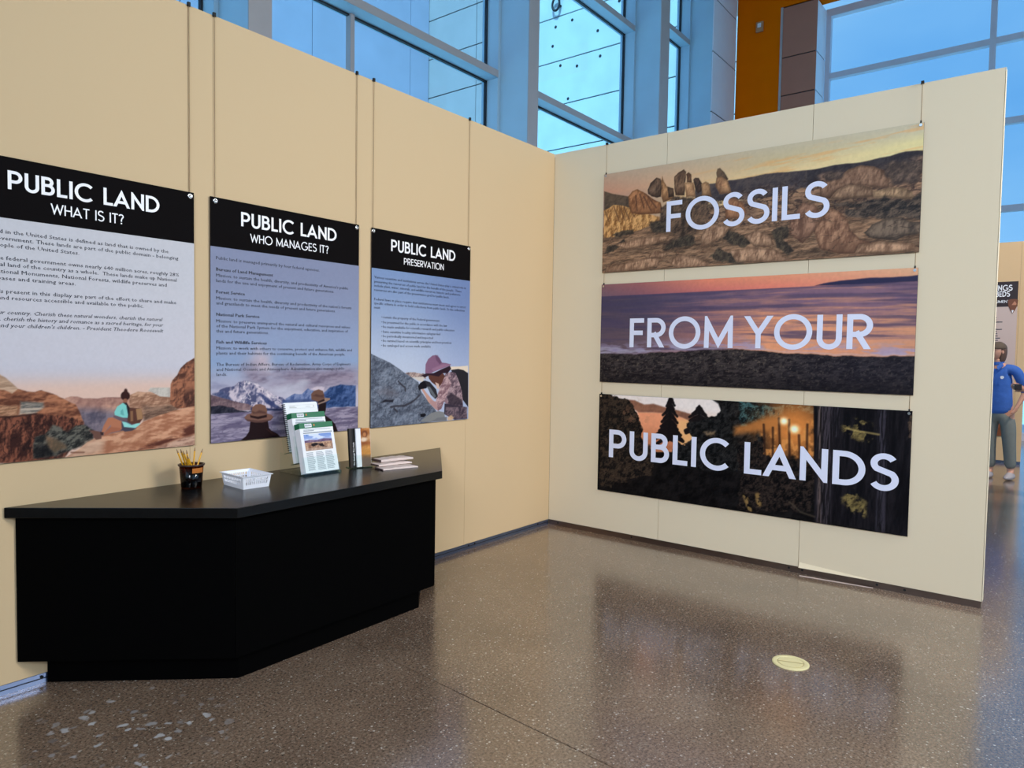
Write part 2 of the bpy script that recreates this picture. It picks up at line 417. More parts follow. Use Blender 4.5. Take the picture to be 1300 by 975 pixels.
# --- far window wall x = 11.3
M['alu_far'] = mat('pale_window_frame', srgb(206, 208, 222), 0.5, noise=(5, 0.05))
def far_windows():
    w = MB().box(11.26, -12.0, 8.82, 11.42, 0.799, 8.975).build('window_6', M['alu_far'], kind='structure')
    MB().box(11.26, -12.0, 0.0, 11.42, 0.799, 0.15).build('sill', M['alu_far'], w)
    ys = [0.75, -2.22, -5.19, -8.16, -11.13]
    for y in ys:
        MB().box(11.27, y-0.05, 0.15, 11.41, y+0.05, 8.82).build('mullion', M['alu_far'], w)
    zs = [0.15, 1.35, 2.87, 4.38, 6.02, 7.56, 8.82]
    for a, b in zip(ys[:-1], ys[1:]):
        for i, z in enumerate(zs[1:-1]):
            MB().box(11.28, b+0.051, z-0.06, 11.41, a-0.051, z+0.06).build('transom', M['alu_far'], w)
        for z0, z1 in zip(zs[:-1], zs[1:]):
            MB().box(11.35, b+0.051, z0+0.061, 11.356, a-0.051, z1-0.061).build('pane', M['glass'], w)
far_windows()

# --- rest of the hall (behind the camera and overhead)
MB().box(-12, -12.2, 0, 11.5, -12, 9.5).build('wall_rear', M['hall'], kind='structure')
MB().box(-12.2, -12, 0, -12, 3.3, 9.5).build('wall_west', M['hall'], kind='structure')
MB().box(-12.2, -12.2, 9.5, 11.5, 3.4, 9.7).build('ceiling', M['hall'], kind='structure')

# --- the concrete building outside
bld = MB().box(13.05, 3.4, -0.1, 13.6, 15.1, 17).box(-16, 14.55, -0.1, 13.04, 15.1, 17).build('concrete_building', M['gasket'],
      label='pale concrete building with recessed panel joints outside the tall windows', cat='building')
zj = [0, 1.10, 2.43, 3.76, 5.09, 6.42, 7.75, 9.08, 10.41, 11.74, 13.07, 14.4, 17.0]
for a, b in zip(zj[:-1], zj[1:]):
    for y0, y1 in ((3.4, 9.9), (9.9, 12.3), (12.3, 14.53)):
        MB().box(13.0, y0+0.012, a+0.02, 13.049, y1-0.012, b-0.02).build('concrete_panel', M['concrete' if y0 < 9 else 'concrete_grey'], bld)
for x0, x1 in zip([-15.9, -11.9, -7.9, -3.9, 0.1, 4.1, 8.1, 12.1], [-11.9, -7.9, -3.9, 0.1, 4.1, 8.1, 12.1, 12.99]):
    for a, b in ((0, 3.0), (3.0, 17)):
        MB().box(x0+0.012, 14.5, a+0.015, x1-0.012, 14.549, b-0.015).build('concrete_panel', M['concrete_wall'], bld)
random.seed(5)
for y, z in ((9.1, 11.45), (8.5, 11.5), (7.7, 11.55), (6.9, 11.6), (9.2, 10.9), (7.6, 10.95), (8.9, 10.25), (8.3, 10.1), (7.5, 10.2), (8.6, 9.2), (5.4, 8.2), (6.1, 8.6)):
    MB().tube((12.994, y, z), (12.9999, y, z), 0.045, n=12).build('tie_hole', M['gasket'], bld)
ring = MB(); n = 20
for i in range(n):
    a = 2*math.pi*i/n; b = 2*math.pi*(i+1)/n
    ring.tube((12.90, 9.04+0.13*math.cos(a), 12.08+0.19*math.sin(a)), (12.90, 9.04+0.13*math.cos(b), 12.08+0.19*math.sin(b)), 0.035, n=6)
ring.tube((12.90, 8.93, 12.02), (12.998, 8.93, 12.02), 0.04)
ring.build('lifting_ring', M['gasket'], label='steel lifting ring on the concrete building seen through the window', cat='ring')
MB().box(-40, 3.7, -0.3, 60, 40, -0.11).box(11.6, -40, -0.3, 60, 3.69, -0.13).build('ground', M['concrete'], kind='structure')

# ================================================================ LETTERING (own mono-line capitals, cap height 1)
def clip_band(poly, lo, hi):
    def half(pts, f):
        out = []
        for i in range(len(pts)):
            a = pts[i]; b = pts[(i+1) % len(pts)]
            fa, fb = f(a), f(b)
            if fa >= 0: out.append(a)
            if (fa >= 0) != (fb >= 0):
                t = fa/(fa-fb); out.append((a[0]+(b[0]-a[0])*t, a[1]+(b[1]-a[1])*t))
        return out
    p = half(poly, lambda q: q[1]-lo)
    return half(p, lambda q: hi-q[1]) if p else p

def ribbon(pts, w, closed=False, ext=0.0, band=None):
    """polyline -> quads of width w with mitred joins"""
    P = [Vector(p) for p in pts]; n = len(P)
    if ext and not closed:
        P[0] = P[0] + (P[0]-P[1]).normalized()*ext; P[-1] = P[-1] + (P[-1]-P[-2]).normalized()*ext
    L, R = [], []
    for i in range(n):
        if closed: a, b = P[i-1], P[(i+1) % n]
        else: a, b = P[max(i-1, 0)], P[min(i+1, n-1)]
        d1 = (P[i]-a); d2 = (b-P[i])
        d1 = d1.normalized() if d1.length > 1e-9 else d2.normalized()
        d2 = d2.normalized() if d2.length > 1e-9 else d1
        n1 = Vector((-d1.y, d1.x)); n2 = Vector((-d2.y, d2.x))
        mt = (n1+n2); mt = mt.normalized() if mt.length > 1e-6 else n1
        k = (w/2)/max(0.16, mt.dot(n1))
        L.append(P[i]+mt*k); R.append(P[i]-mt*k)
    out = []
    for i in range(n if closed else n-1):
        j = (i+1) % n
        q = [tuple(R[i]), tuple(R[j]), tuple(L[j]), tuple(L[i])]
        if band: q = clip_band(q, *band)
        if len(q) >= 3: out.append(q)
    return out

def arc(cx, cy, rx, ry, a0, a1, n=22):
    return [(cx+rx*math.cos(math.radians(a0+(a1-a0)*i/n)), cy+ry*math.sin(math.radians(a0+(a1-a0)*i/n))) for i in range(n+1)]

def glyph(c, w):
    """returns (advance width, list of polygons); w = stroke"""
    h = w/2; B = (0.0, 1.0); q = []; lay = [0]
    def S(pts, **k):
        q.extend((r, lay[0]) for r in ribbon(pts, w, **k)); lay[0] += 1
    if c == ' ': return 0.34, []
    if c == 'I': S([(h, 0), (h, 1)]); return w, q
    if c == 'L': S([(h, 1), (h, h), (0.50, h)]); return 0.50, q
    if c == 'F': S([(h, 0), (h, 1-h), (0.52, 1-h)]); S([(h, 0.50), (0.48, 0.50)]); return 0.52, q
    if c == 'E': S([(0.52, h), (h, h), (h, 1-h), (0.52, 1-h)]); S([(h, 0.51), (0.48, 0.51)]); return 0.52, q
    if c == 'T': S([(0, 1-h), (0.58, 1-h)]); S([(0.29, 0), (0.29, 1-h)]); return 0.58, q
    if c == 'H': S([(h, 0), (h, 1)]); S([(0.68-h, 0), (0.68-h, 1)]); S([(h, 0.51), (0.68-h, 0.51)]); return 0.68, q
    if c == 'P' or c == 'R':
        r = (1-h-0.42)/2; cy = 0.42+r; x = 0.32
        S([(h, 0), (h, 1)]); S([(h, 1-h), (x, 1-h)] + arc(x, cy, r*1.0, r, 90, -90)[1:] + [(h, 0.42)])
        if c == 'R': S([(0.26, 0.46), (0.62-h*0.9, -0.04)], ext=0.05, band=B); return 0.64, q
        return x+r+h, q
    if c == 'B':
        r1 = (1-h-0.54)/2; r2 = (0.54-h)/2
        S([(h, 0), (h, 1)]); S([(h, 1-h), (0.30, 1-h)] + arc(0.30, 0.54+r1, r1, r1, 90, -90)[1:] + [(h, 0.54)])
        S([(h, 0.54), (0.32, 0.54)] + arc(0.32, h+r2, r2, r2, 90, -90)[1:] + [(h, h)]); return 0.32+r2+h, q
    if c == 'D':
        S([(h, 0), (h, 1)]); S([(h, 1-h), (0.28, 1-h)] + arc(0.28, 0.5, 0.50-h+0.02, 0.5-h, 90, -90, 28)[1:] + [(h, h)]); return 0.80, q
    if c == 'U':
        r = 0.33-h; S([(h, 1)] + [(h, 0.31)] + arc(0.33, 0.31, r, 0.33-h, 180, 360)[1:] + [(0.66-h, 1)]); return 0.66, q
    if c == 'O': S(arc(0.53, 0.5, 0.53-h, 0.535-h, 0, 360, 44)[:-1], closed=True); return 1.06, q
    if c == 'C': S(arc(0.53, 0.5, 0.53-h, 0.535-h, 44, 316, 36)); return 0.93, q
    if c == 'G': S(arc(0.53, 0.5, 0.53-h, 0.535-h, 42, 352, 40) + [(0.60, 0.44)]); return 1.02, q
    if c == 'S':
        r1 = 0.265-h*0.35; r2 = 0.295-h*0.35; cx = 0.31
        t = 1.03-h; b = -0.03+h
        k1 = (t-0.53)/2; k2 = (0.53-b)/2
        top = arc(cx, 0.53+k1, 0.235, k1, 28, 225, 18); bot = arc(cx, b+k2, 0.265, k2, 45, -152, 18)
        S(top + bot); return 0.60, q
    if c == 'A': S([(0.0, 0), (0.37, 1-w*0.95), (0.74, 0)], ext=0.2, band=(0, 1.02)); S([(0.16, 0.29), (0.58, 0.29)]); return 0.80, q
    if c == 'V': S([(0.0, 1), (0.35, w*0.95), (0.70, 1)], ext=0.2, band=(-0.02, 1)); return 0.72, q
    if c == 'N': S([(h, 0), (h, 1-w*0.75), (0.72-h, w*0.75), (0.72-h, 1)], band=(-0.0, 1.02)); return 0.72, q
    if c == 'M': S([(h, 0), (h+0.01, 1-w*0.9), (0.455, w*1.0), (0.91-h-0.01, 1-w*0.9), (0.91-h, 0)], band=(-0.02, 1.03)); return 0.91, q
    if c == 'W': S([(0.02, 1), (0.28, w*0.95), (0.53, 1-w*1.2), (0.78, w*0.95), (1.04, 1)], ext=0.15, band=(-0.02, 1)); return 1.06, q
    if c == 'Y': S([(0.0, 1), (0.34, 0.46), (0.68, 1)], ext=0.15, band=(0, 1)); S([(0.34, 0), (0.34, 0.5)]); return 0.68, q
    if c == '?':
        S(arc(0.22, 0.76, 0.20, 0.24-h, 165, -60, 16) + [(0.24, 0.40), (0.24, 0.25)]); q.append(([(0.17, 0), (0.31, 0), (0.31, 0.14), (0.17, 0.14)], 3)); return 0.46, q
    return 0.5, q

def word(text, w, cap, x0, x1, z0, O, U, N, material, parent, gap=0.12):
    """lay a line of capitals between x0..x1 (picture metres), baseline z0; each word one printed part"""
    adv = []; x = 0
    for c in text:
        a, q = glyph(c, w); g_ = gap
        adv.append((x, q)); x += a + g_
    tot = x - gap
    s = (x1-x0)/(tot*cap)
    out = []; mb = MB()
    for c, (xo, q) in zip(text + ' ', adv + [(0, [])]):
        if c == ' ':
            out.append(mb.build('lettering', material, parent)); mb = MB(); continue
        for pl, ly in q:
            mb.poly([O + U*(x0+(xo+p[0])*cap*s) + Vector((0, 0, 1))*(z0+p[1]*cap) + N*(1+ly*0.07) for p in pl])
    return out

def text_obj(name, lines, O, U, N, material, parent, size=0.0238):
    """lines = (string, left, right, baseline, style); each line one printed part"""
    out = []; prev = None
    for s, x0, x1, z, sl in lines:
        cu = bpy.data.curves.new('text', 'FONT'); cu.body = s; cu.size = 1.0; cu.resolution_u = 1; cu.fill_mode = 'FRONT'
        if sl == 'i': cu.shear = 0.25
        o = bpy.data.objects.new('text', cu); COL.objects.link(o)
        dg = bpy.context.evaluated_depsgraph_get(); me = bpy.data.meshes.new_from_object(o.evaluated_get(dg))
        n = len(me.vertices); co = np.empty(n*3); me.vertices.foreach_get('co', co); co = co.reshape(-1, 3)
        sx = (x1-x0)/max(1e-6, co[:, 0].max()-co[:, 0].min()); xm = co[:, 0].min()
        mb = MB() if s != '\u2022' else MB()
        for k, (dx, dz) in enumerate(((0, 0), (.05, 0), (.025, .03), (.075, .015)) if sl == 'b' else ((0, 0), (.028, .012))):
            b = len(mb.v)
            for p in co: mb.v.append(tuple(O + U*(x0+(p[0]-xm)*sx+dx*size) + Vector((0, 0, z+(p[1]+dz)*size)) + N*(1+.12*k)))
            for f in me.polygons: mb.f.append(tuple(b+i for i in f.vertices)); mb.mi.append(0)
        bpy.data.objects.remove(o); bpy.data.curves.remove(cu); bpy.data.meshes.remove(me)
        out.append(mb.build(name, material, parent))
    return out

# ================================================================ PRINTED PHOTOGRAPHS (flat ink: vertex colours on a flat sheet)
def _hash(ix, iy, seed):
    h = (ix.astype(np.int64)*374761393 + iy.astype(np.int64)*668265263 + seed*1442695041) & 0xffffffff
    h = ((h ^ (h >> 13)) * 1274126177) & 0xffffffff
    return ((h ^ (h >> 16)) & 0xffff) / 65535.0
def vnoise(x, y, seed):
    ix = np.floor(x); iy = np.floor(y); fx = x-ix; fy = y-iy
    fx = fx*fx*(3-2*fx); fy = fy*fy*(3-2*fy)
    a = _hash(ix, iy, seed); b = _hash(ix+1, iy, seed); c = _hash(ix, iy+1, seed); d = _hash(ix+1, iy+1, seed)
    return (a*(1-fx)+b*fx)*(1-fy) + (c*(1-fx)+d*fx)*fy
def fbm(x, y, sc, seed=0, octv=4, sx=1.0, sy=1.0):
    v = 0; amp = 0.5; t = 0
    for o in range(octv):
        v = v + amp*vnoise(x*sc*sx*2**o+17*o, y*sc*sy*2**o+31*o, seed+o*7); t += amp; amp *= 0.55
    return v/t
def ss(a, b, x):
    t = np.clip((x-a)/(b-a), 0, 1); return t*t*(3-2*t)

class Pic:
    def __init__(s, w, h, nu, nv):
        s.w, s.h = w, h
        u = np.linspace(0, 1, nu); v = np.linspace(0, 1, nv)
        s.U, s.V = np.meshgrid(u, v); s.X = s.U*w; s.Y = s.V*h
        s.c = np.zeros((nv, nu, 3)); s.px = w/nu; s.nu, s.nv = nu, nv
    def poly(s, pts, soft=1.0, wob=0.0, wsc=20, seed=3):
        P = np.array(pts, float)*[s.w, s.h]
        X, Y = s.X, s.Y
        if wob:
            X = X + (fbm(s.X, s.Y, wsc, seed)-0.5)*wob*2; Y = Y + (fbm(s.X, s.Y, wsc, seed+50)-0.5)*wob*2
        d = np.full(X.shape, 1e9); ins = np.zeros(X.shape, bool)
        for i in range(len(P)):
            a = P[i-1]; b = P[i]; e = b-a; L2 = e@e
            if L2 < 1e-14: continue
            t = np.clip(((X-a[0])*e[0]+(Y-a[1])*e[1])/L2, 0, 1)
            d = np.minimum(d, np.hypot(X-a[0]-t*e[0], Y-a[1]-t*e[1]))
            c = (a[1] > Y) != (b[1] > Y)
            if abs(b[1]-a[1]) > 1e-12: ins ^= c & (X < (b[0]-a[0])*(Y-a[1])/(b[1]-a[1])+a[0])
        sd = np.where(ins, d, -d)
        k = s.px*soft
        return ss(-k, k, sd)
    def line(s, pts, width, soft=1.0):
        P = np.array(pts, float)*[s.w, s.h]; d = np.full(s.X.shape, 1e9)
        for a, b in zip(P[:-1], P[1:]):
            e = b-a; t = np.clip(((s.X-a[0])*e[0]+(s.Y-a[1])*e[1])/max(e@e, 1e-12), 0, 1)
            d = np.minimum(d, np.hypot(s.X-a[0]-t*e[0], s.Y-a[1]-t*e[1]))
        return 1-ss(width/2-s.px*soft*0.5, width/2+s.px*soft*0.5, d)
    def ell(s, u, v, rx, ry, soft=1.0):
        d = np.hypot((s.U-u)*s.w/rx, (s.V-v)*s.h/ry); k = s.px*soft/min(rx, ry)
        return 1-ss(1-k, 1+k, d)
    def paint(s, m, col, a=1.0):
        if isinstance(col, tuple): col = np.array(col, float)
        m = (m*a)[..., None]; s.c = s.c*(1-m) + col*m
    def rock(s, m, dark, light, sc, seed=0, sx=1., sy=1., con=1.0, a=1.0, octv=4):
        n = fbm(s.X, s.Y, sc, seed, octv+1, sx, sy); e = 0.10/sc
        rel = (n - fbm(s.X+e, s.Y-e, sc, seed, octv+1, sx, sy))*3.2
        n = np.clip((n-0.5)*1.7*con+0.5+rel*min(1.4, con), 0, 1)[..., None]
        s.paint(m, np.array(dark, float)*(1-n) + np.array(light, float)*n, a)
    def grad(s, m, bot, top, v0=0., v1=1., horiz=False):
        t = ss(v0, v1, s.U if horiz else s.V)[..., None]
        s.paint(m, np.array(bot, float)*(1-t)+np.array(top, float)*t)
    def sheet(s, name, O, U, parent, W=Vector((0, 0, 1))):
        nu, nv = s.nu, s.nv
        O = np.array(O); U = np.array(U); W = np.array(W)
        co = O + s.X[..., None]*U + s.Y[..., None]*W
        me = bpy.data.meshes.new(name)
        nf = (nu-1)*(nv-1)
        me.vertices.add(nu*nv); me.vertices.foreach_set('co', co.reshape(-1).astype(np.float32))
        i = np.arange(nu*nv).reshape(nv, nu)
        f = np.stack([i[:-1, :-1], i[:-1, 1:], i[1:, 1:], i[1:, :-1]], -1).reshape(-1, 4)
        me.loops.add(nf*4); me.polygons.add(nf)
        me.loops.foreach_set('vertex_index', f.reshape(-1).astype(np.int32))
        me.polygons.foreach_set('loop_start', np.arange(0, nf*4, 4, dtype=np.int32))
        me.update(calc_edges=True)
        c = np.clip(s.c/255.0, 0, 1); c = np.where(c <= 0.04045, c/12.92, ((c+0.055)/1.055)**2.4)
        at = me.color_attributes.new('ink', 'FLOAT_COLOR', 'POINT')
        at.data.foreach_set('color', np.concatenate([c, np.ones(c.shape[:2]+(1,))], -1).reshape(-1).astype(np.float32))
        me.materials.append(M['print'])
        o = bpy.data.objects.new(name, me); COL.objects.link(o)
        if parent: o.parent = parent
        return o
ONE = lambda p: np.ones(p.X.shape)

# ---------------------------------------------------------------- banners on the right wall
BY0, BW, BH = -0.5017, 2.284, 0.80
GAIN = (1.15, 1.13, 1.06)
BZ = [2.1695, 1.2735, 0.3735]
def banner_base(k, name, label):
    z0 = BZ[k]
    b = empty(name, (-0.0, BY0-BW/2, z0), label=label, cat='banner', group='three wide photo banners hung one above another')
    def bld(mb, n, m, **kw):
        o = mb.build(n, m, b, **kw); o.matrix_parent_inverse = b.matrix_basis.inverted(); return o
    bld(MB().box(-0.0165, BY0-BW, z0, -0.0085, BY0, z0+BH), 'board', M['board_edge'])
    for y in (BY0-0.018, BY0-BW+0.018):
        zt = WH if k == 0 else BZ[k-1]
        bld(MB().tube((-0.0125, y, z0+BH), (-0.0125, y, zt), 0.0016, n=6), 'hanging_wire', M['wire'])
        if k == 0:
            bld(MB().box(-0.018, y-0.008, WH-0.006, -0.001, y+0.008, WH+0.010), 'wall_hook', M['black_hole'])
        mb = MB().tube((-0.0166, y, z0+BH-0.016), (-0.021, y, z0+BH-0.016), 0.009, n=14)
        bld(mb, 'grommet', M['steel'])
        bld(MB().box(-0.0180, y-0.004, z0+BH-0.004, -0.0085+0.0005, y+0.004, z0+BH+0.012), 'wire_clip', M['black_hole'])
    return b
bU = Vector((0, -1, 0)); bN = Vector((-0.0010, 0, 0))
def banner_print(b, k, pic, words, n='photo_print'):
    pic.c = pic.c*np.array(GAIN)
    O = Vector((-0.0168, BY0, BZ[k]))
    sh = pic.sheet(n, O, bU, b); sh.matrix_parent_inverse = b.matrix_basis.inverted()
    for t, x0, x1, z, cap, w in words:
        for o in word(t, w, cap, x0, x1, z, Vector((-0.0168, 0, 0)), bU, bN, M['pale_ink'], b): o.matrix_parent_inverse = b.matrix_basis.inverted()
    return b

def desert():
    p = Pic(BW, BH, 560, 196)
    U, V = p.U, p.V
    # evening sky
    hz = np.interp(U, [0, .1, .35, .55, .75, 1.], [.62, .60, .70, .74, .80, .86])
    t = np.clip((V-hz)/(1.02-hz), 0, 1)[..., None]
    low = np.stack([np.interp(U, [0, .12, .3, .45, .7, 1], [128, 140, 196, 208, 206, 206]), np.interp(U, [0, .12, .3, .45, .7, 1], [112, 122, 165, 182, 185, 196]), np.interp(U, [0, .12, .3, .45, .7, 1], [118, 122, 130, 142, 146, 152])], -1)
    mid = np.stack([np.interp(U, [0, .3, .6, 1], [176, 190, 182, 186]), np.interp(U, [0, .3, .6, 1], [132, 158, 168, 178]), np.interp(U, [0, .3, .6, 1], [116, 132, 140, 158])], -1)
    top = np.stack([np.interp(U, [0, .5, 1], [166, 176, 178]), np.interp(U, [0, .5, 1], [146, 166, 172]), np.interp(U, [0, .5, 1], [132, 150, 160])], -1)
    t2 = np.clip(t*2, 0, 1); t3 = np.clip(t*2-1, 0, 1)
    p.c = (low*(1-t2)+mid*t2)*(1-t3) + top*t3
    st = ss(.55, .8, fbm(p.X, p.Y-0.06*p.X, 5, 9, 4, 0.7, 9))*ss(.25, .05, np.abs(V-hz-.08))*ss(.25, .5, U)
    p.paint(st, (205, 150, 95), .5)
    # far ridge
    p.rock(p.poly([(0.0019, 0.8306), (0.0356, 0.7931), (0.0912, 0.7506), (0.1236, 0.7256), (0.1451, 0.7244), (0.1464, 0.5906), (0.0036, 0.6356)], 1.2), (66, 56, 52), (92, 78, 68), 14, 2)
    p.rock(p.poly([(0.3469, 0.7719), (0.3968, 0.7531), (0.4642, 0.7619), (0.5246, 0.7619), (0.5697, 0.7719), (0.6096, 0.7719), (0.6446, 0.7619), (0.6866, 0.7569), (0.7405, 0.7431), (0.7427, 0.5306), (0.3486, 0.6019)], 1.2, .004), (56, 52, 60), (78, 70, 72), 22, 3)
    p.rock(p.poly([(0.6985, 0.7544), (0.7352, 0.7556), (0.7755, 0.7656), (0.8066, 0.7644), (0.8338, 0.7569), (0.8679, 0.7631), (0.8937, 0.7731), (0.9196, 0.7731), (0.941, 0.7881), (0.9585, 0.7944), (0.987, 0.7881), (1.004, 0.7794), (1.007, 0.5581), (0.7002, 0.6044)], 1.0, .002), (44, 42, 50), (62, 58, 64), 26, 4)
    # ground
    gm = p.poly([(-.1, .47), (.12, .46), (.25, .50), (.5, .56), (.75, .62), (1.1, .68), (1.1, -.1), (-.1, -.1)], 2, .02, 9)
    p.rock(gm, (72, 58, 50), (160, 124, 100), 9, 11, 0.55, 1.9, 1.0)
    p.rock(gm, (60, 48, 44), (150, 122, 104), 30, 12, 0.5, 1.8, 1.2, .45)
    # middle rock field (right half)
    mf = p.poly([(.30, .62), (.5, .67), (.75, .70), (1.05, .74), (1.05, .33), (.33, .33)], 6, .015, 10)
    n = fbm(p.X, p.Y, 16, 31, 4, 1, 1.7); rid = np.abs(n-.5)*2
    p.rock(mf*ss(.35, .8, fbm(p.X, p.Y, 7, 88)), (70, 56, 52), (150, 118, 100), 18, 30, .8, 1.6, 1.3, .9)
    p.paint(mf*(1-ss(.0, .18, rid)), (48, 40, 42), .75)
    # left warm ribs
    ribs = p.poly([(0.001, 0.6356), (0.0146, 0.6456), (0.0422, 0.6844), (0.0811, 0.6581), (0.114, 0.6269), (0.1626, 0.5581), (0.2199, 0.5081), (0.2204, 0.4606), (0.1481, 0.4019), (0.0452, 0.3594), (0.0036, 0.3556)], 1.2, .01, 20)
    p.rock(ribs, (118, 82, 52), (196, 152, 104), 20, 21, 1.8, 1.0, 1.2)
    rib_lines = [[(0.0063, 0.6344), (0.0242, 0.5181)], [(0.0426, 0.6644), (0.0662, 0.5056)], [(0.0645, 0.6644), (0.0877, 0.5131)], [(0.0842, 0.6444), (0.1039, 0.5219)], [(0.1061, 0.6231), (0.1254, 0.5356)]]
    for r in rib_lines: p.paint(p.line(r, .012, 3), (88, 62, 48), .7)
    # tall standing rocks
    def boulder(pts, dk, lt, seed, side=0.55):
        m = p.poly(pts, 1.0, .004, 25)
        P = np.array(pts); u0, u1 = P[:, 0].min(), P[:, 0].max(); v0, v1 = P[:, 1].min(), P[:, 1].max()
        p.rock(m, dk, lt, 16, seed, 1.4, .8, 1.0)
        p.paint(m*ss(v0+(v1-v0)*.6, v0, V)*.6, tuple(np.array(lt)*1.02), .5)
        p.paint(m*ss(.45, 0, (V-v0)/(v1-v0)), tuple(np.array(dk)*.75), .55)
        p.paint(m*ss(.62, 1, (V-v0)/(v1-v0)), tuple(np.array(lt)*1.05), .35)
        e = p.poly(pts, 7.0); p.paint(m*(1-ss(.5, 1.0, e)), tuple(np.array(dk)*.6), .5)
    boulder([(0.0995, 0.7406), (0.1153, 0.7894), (0.1337, 0.8031), (0.1499, 0.7769), (0.1709, 0.7419), (0.1976, 0.6806), (0.2234, 0.6444), (0.2348, 0.5356), (0.1989, 0.5406), (0.1468, 0.5519), (0.1144, 0.5731), (0.103, 0.6444)], (104, 70, 52), (168, 118, 86), 40)
    for r in ([(0.1608, 0.7194), (0.1884, 0.5769)], [(0.1766, 0.7144), (0.2085, 0.5969)], [(0.1446, 0.7519), (0.1617, 0.6119)], [(0.1289, 0.7444), (0.1354, 0.5931)]): p.paint(p.line(r, .009, 3), (72, 50, 42), .8)
    boulder([(0.1748, 0.7806), (0.1858, 0.8431), (0.2059, 0.8856), (0.2212, 0.8719), (0.2278, 0.8269), (0.2239, 0.6969), (0.2077, 0.6969), (0.1897, 0.7156), (0.1775, 0.7431)], (62, 50, 46), (118, 94, 80), 41)
    boulder([(0.2243, 0.8294), (0.2274, 0.8956), (0.2344, 0.8381), (0.2436, 0.7894), (0.2703, 0.7531), (0.2725, 0.6669), (0.2335, 0.6419), (0.2261, 0.6969)], (112, 80, 60), (180, 136, 100), 42)
    boulder([(0.2475, 0.7831), (0.2703, 0.7594), (0.2733, 0.6806), (0.2536, 0.6806)], (60, 48, 44), (96, 76, 64), 46)
    boulder([(0.2716, 0.8694), (0.286, 0.9019), (0.3044, 0.9231), (0.3141, 0.9031), (0.3123, 0.7956), (0.3101, 0.6806), (0.2782, 0.6919), (0.2733, 0.7706)], (70, 54, 48), (128, 100, 82), 43)
    boulder([(0.3154, 0.8769), (0.3224, 0.8906), (0.3311, 0.8669), (0.3338, 0.7931), (0.3184, 0.7994)], (84, 62, 52), (140, 106, 84), 44)
    boulder([(0.3088, 0.7969), (0.3403, 0.7906), (0.3486, 0.6544), (0.3176, 0.6644)], (140, 104, 80), (196, 156, 122), 45)
    boulder([(0.3399, 0.8169), (0.3469, 0.8306), (0.3592, 0.8219), (0.3701, 0.7731), (0.3688, 0.6981), (0.3565, 0.6831), (0.3456, 0.7444)], (54, 44, 44), (104, 82, 72), 47)
    boulder([(0.3714, 0.7731), (0.3828, 0.7831), (0.3924, 0.7644), (0.3981, 0.6431), (0.3701, 0.6531)], (120, 90, 70), (184, 146, 112), 48)
    boulder([(0.367, 0.7644), (0.3819, 0.7781), (0.3968, 0.7394), (0.4029, 0.6369), (0.3732, 0.6481)], (112, 84, 66), (176, 138, 106), 49)
    boulder([(0.4174, 0.8444), (0.4209, 0.8819), (0.4296, 0.8869), (0.4445, 0.8431), (0.4572, 0.7756), (0.4524, 0.7619), (0.4209, 0.8031)], (76, 62, 56), (120, 98, 80), 50)
    boulder([(0.4183, 0.8044), (0.4353, 0.8106), (0.4572, 0.7556), (0.4677, 0.6669), (0.4704, 0.6469), (0.4318, 0.6506), (0.4165, 0.7256)], (112, 82, 66), (180, 138, 106), 51)
    boulder([(0.4472, 0.5956), (0.48, 0.5969), (0.5089, 0.5356), (0.519, 0.4544), (0.5102, 0.4056), (0.4537, 0.4219)], (112, 78, 62), (170, 124, 96), 52)
    # dark gap below the standing rocks
    dk = p.poly([(0.2239, 0.5919), (0.2782, 0.6781), (0.3416, 0.6569), (0.3937, 0.6381), (0.3972, 0.4356), (0.3495, 0.3469), (0.346, 0.2194), (0.283, 0.1831), (0.2331, 0.1806), (0.2374, 0.2456), (0.2821, 0.3006), (0.2615, 0.3706), (0.1901, 0.3769), (0.184, 0.4581), (0.2199, 0.4881)], 3, .02, 14)
    p.rock(dk, (44, 38, 38), (104, 84, 72), 20, 60, 1, 1, 1.1, .9)
    # big boulders right
    boulder([(0.7374, 0.5906), (0.7567, 0.6444), (0.7922, 0.6656), (0.8149, 0.7156), (0.8456, 0.7331), (0.8797, 0.7119), (0.906, 0.6669), (0.92, 0.5919), (0.9204, 0.5294), (0.9003, 0.5306), (0.8513, 0.5694), (0.8167, 0.5856), (0.7856, 0.5606), (0.7663, 0.4956), (0.7383, 0.5119)], (86, 66, 58), (142, 112, 96), 53)
    boulder([(0.7668, 0.4931), (0.7895, 0.5594), (0.8167, 0.5881), (0.8438, 0.5756), (0.878, 0.5394), (0.881, 0.4681), (0.8447, 0.4744), (0.8022, 0.4769)], (96, 76, 66), (160, 130, 110), 54)
    boulder([(0.8824, 0.5144), (0.9226, 0.5231), (0.9515, 0.5181), (0.9765, 0.4794), (0.9861, 0.4256), (0.9599, 0.4181), (0.9161, 0.4556), (0.8828, 0.4619)], (98, 80, 68), (172, 142, 116), 55)
    for i, (q, r) in enumerate(zip([(0.9283, 0.6456), (0.9568, 0.6456), (0.9813, 0.6581), (0.9437, 0.5831), (0.9752, 0.5819), (0.7646, 0.6769), (0.7843, 0.6756), (0.9275, 0.7031), (0.9563, 0.6906)], (.044, .048, .05, .042, .044, .036, .030, .03, .03))):
        p.rock(p.ell(q[0], q[1], r, r*.8, 3), (62, 54, 54), (112, 94, 86), 30, i, a=.9)
        p.paint((1-p.ell(q[0], q[1]+.02, r*.95, r*.78, 6))*p.ell(q[0], q[1], r*1.04, r*.86, 3), (38, 34, 38), .6)
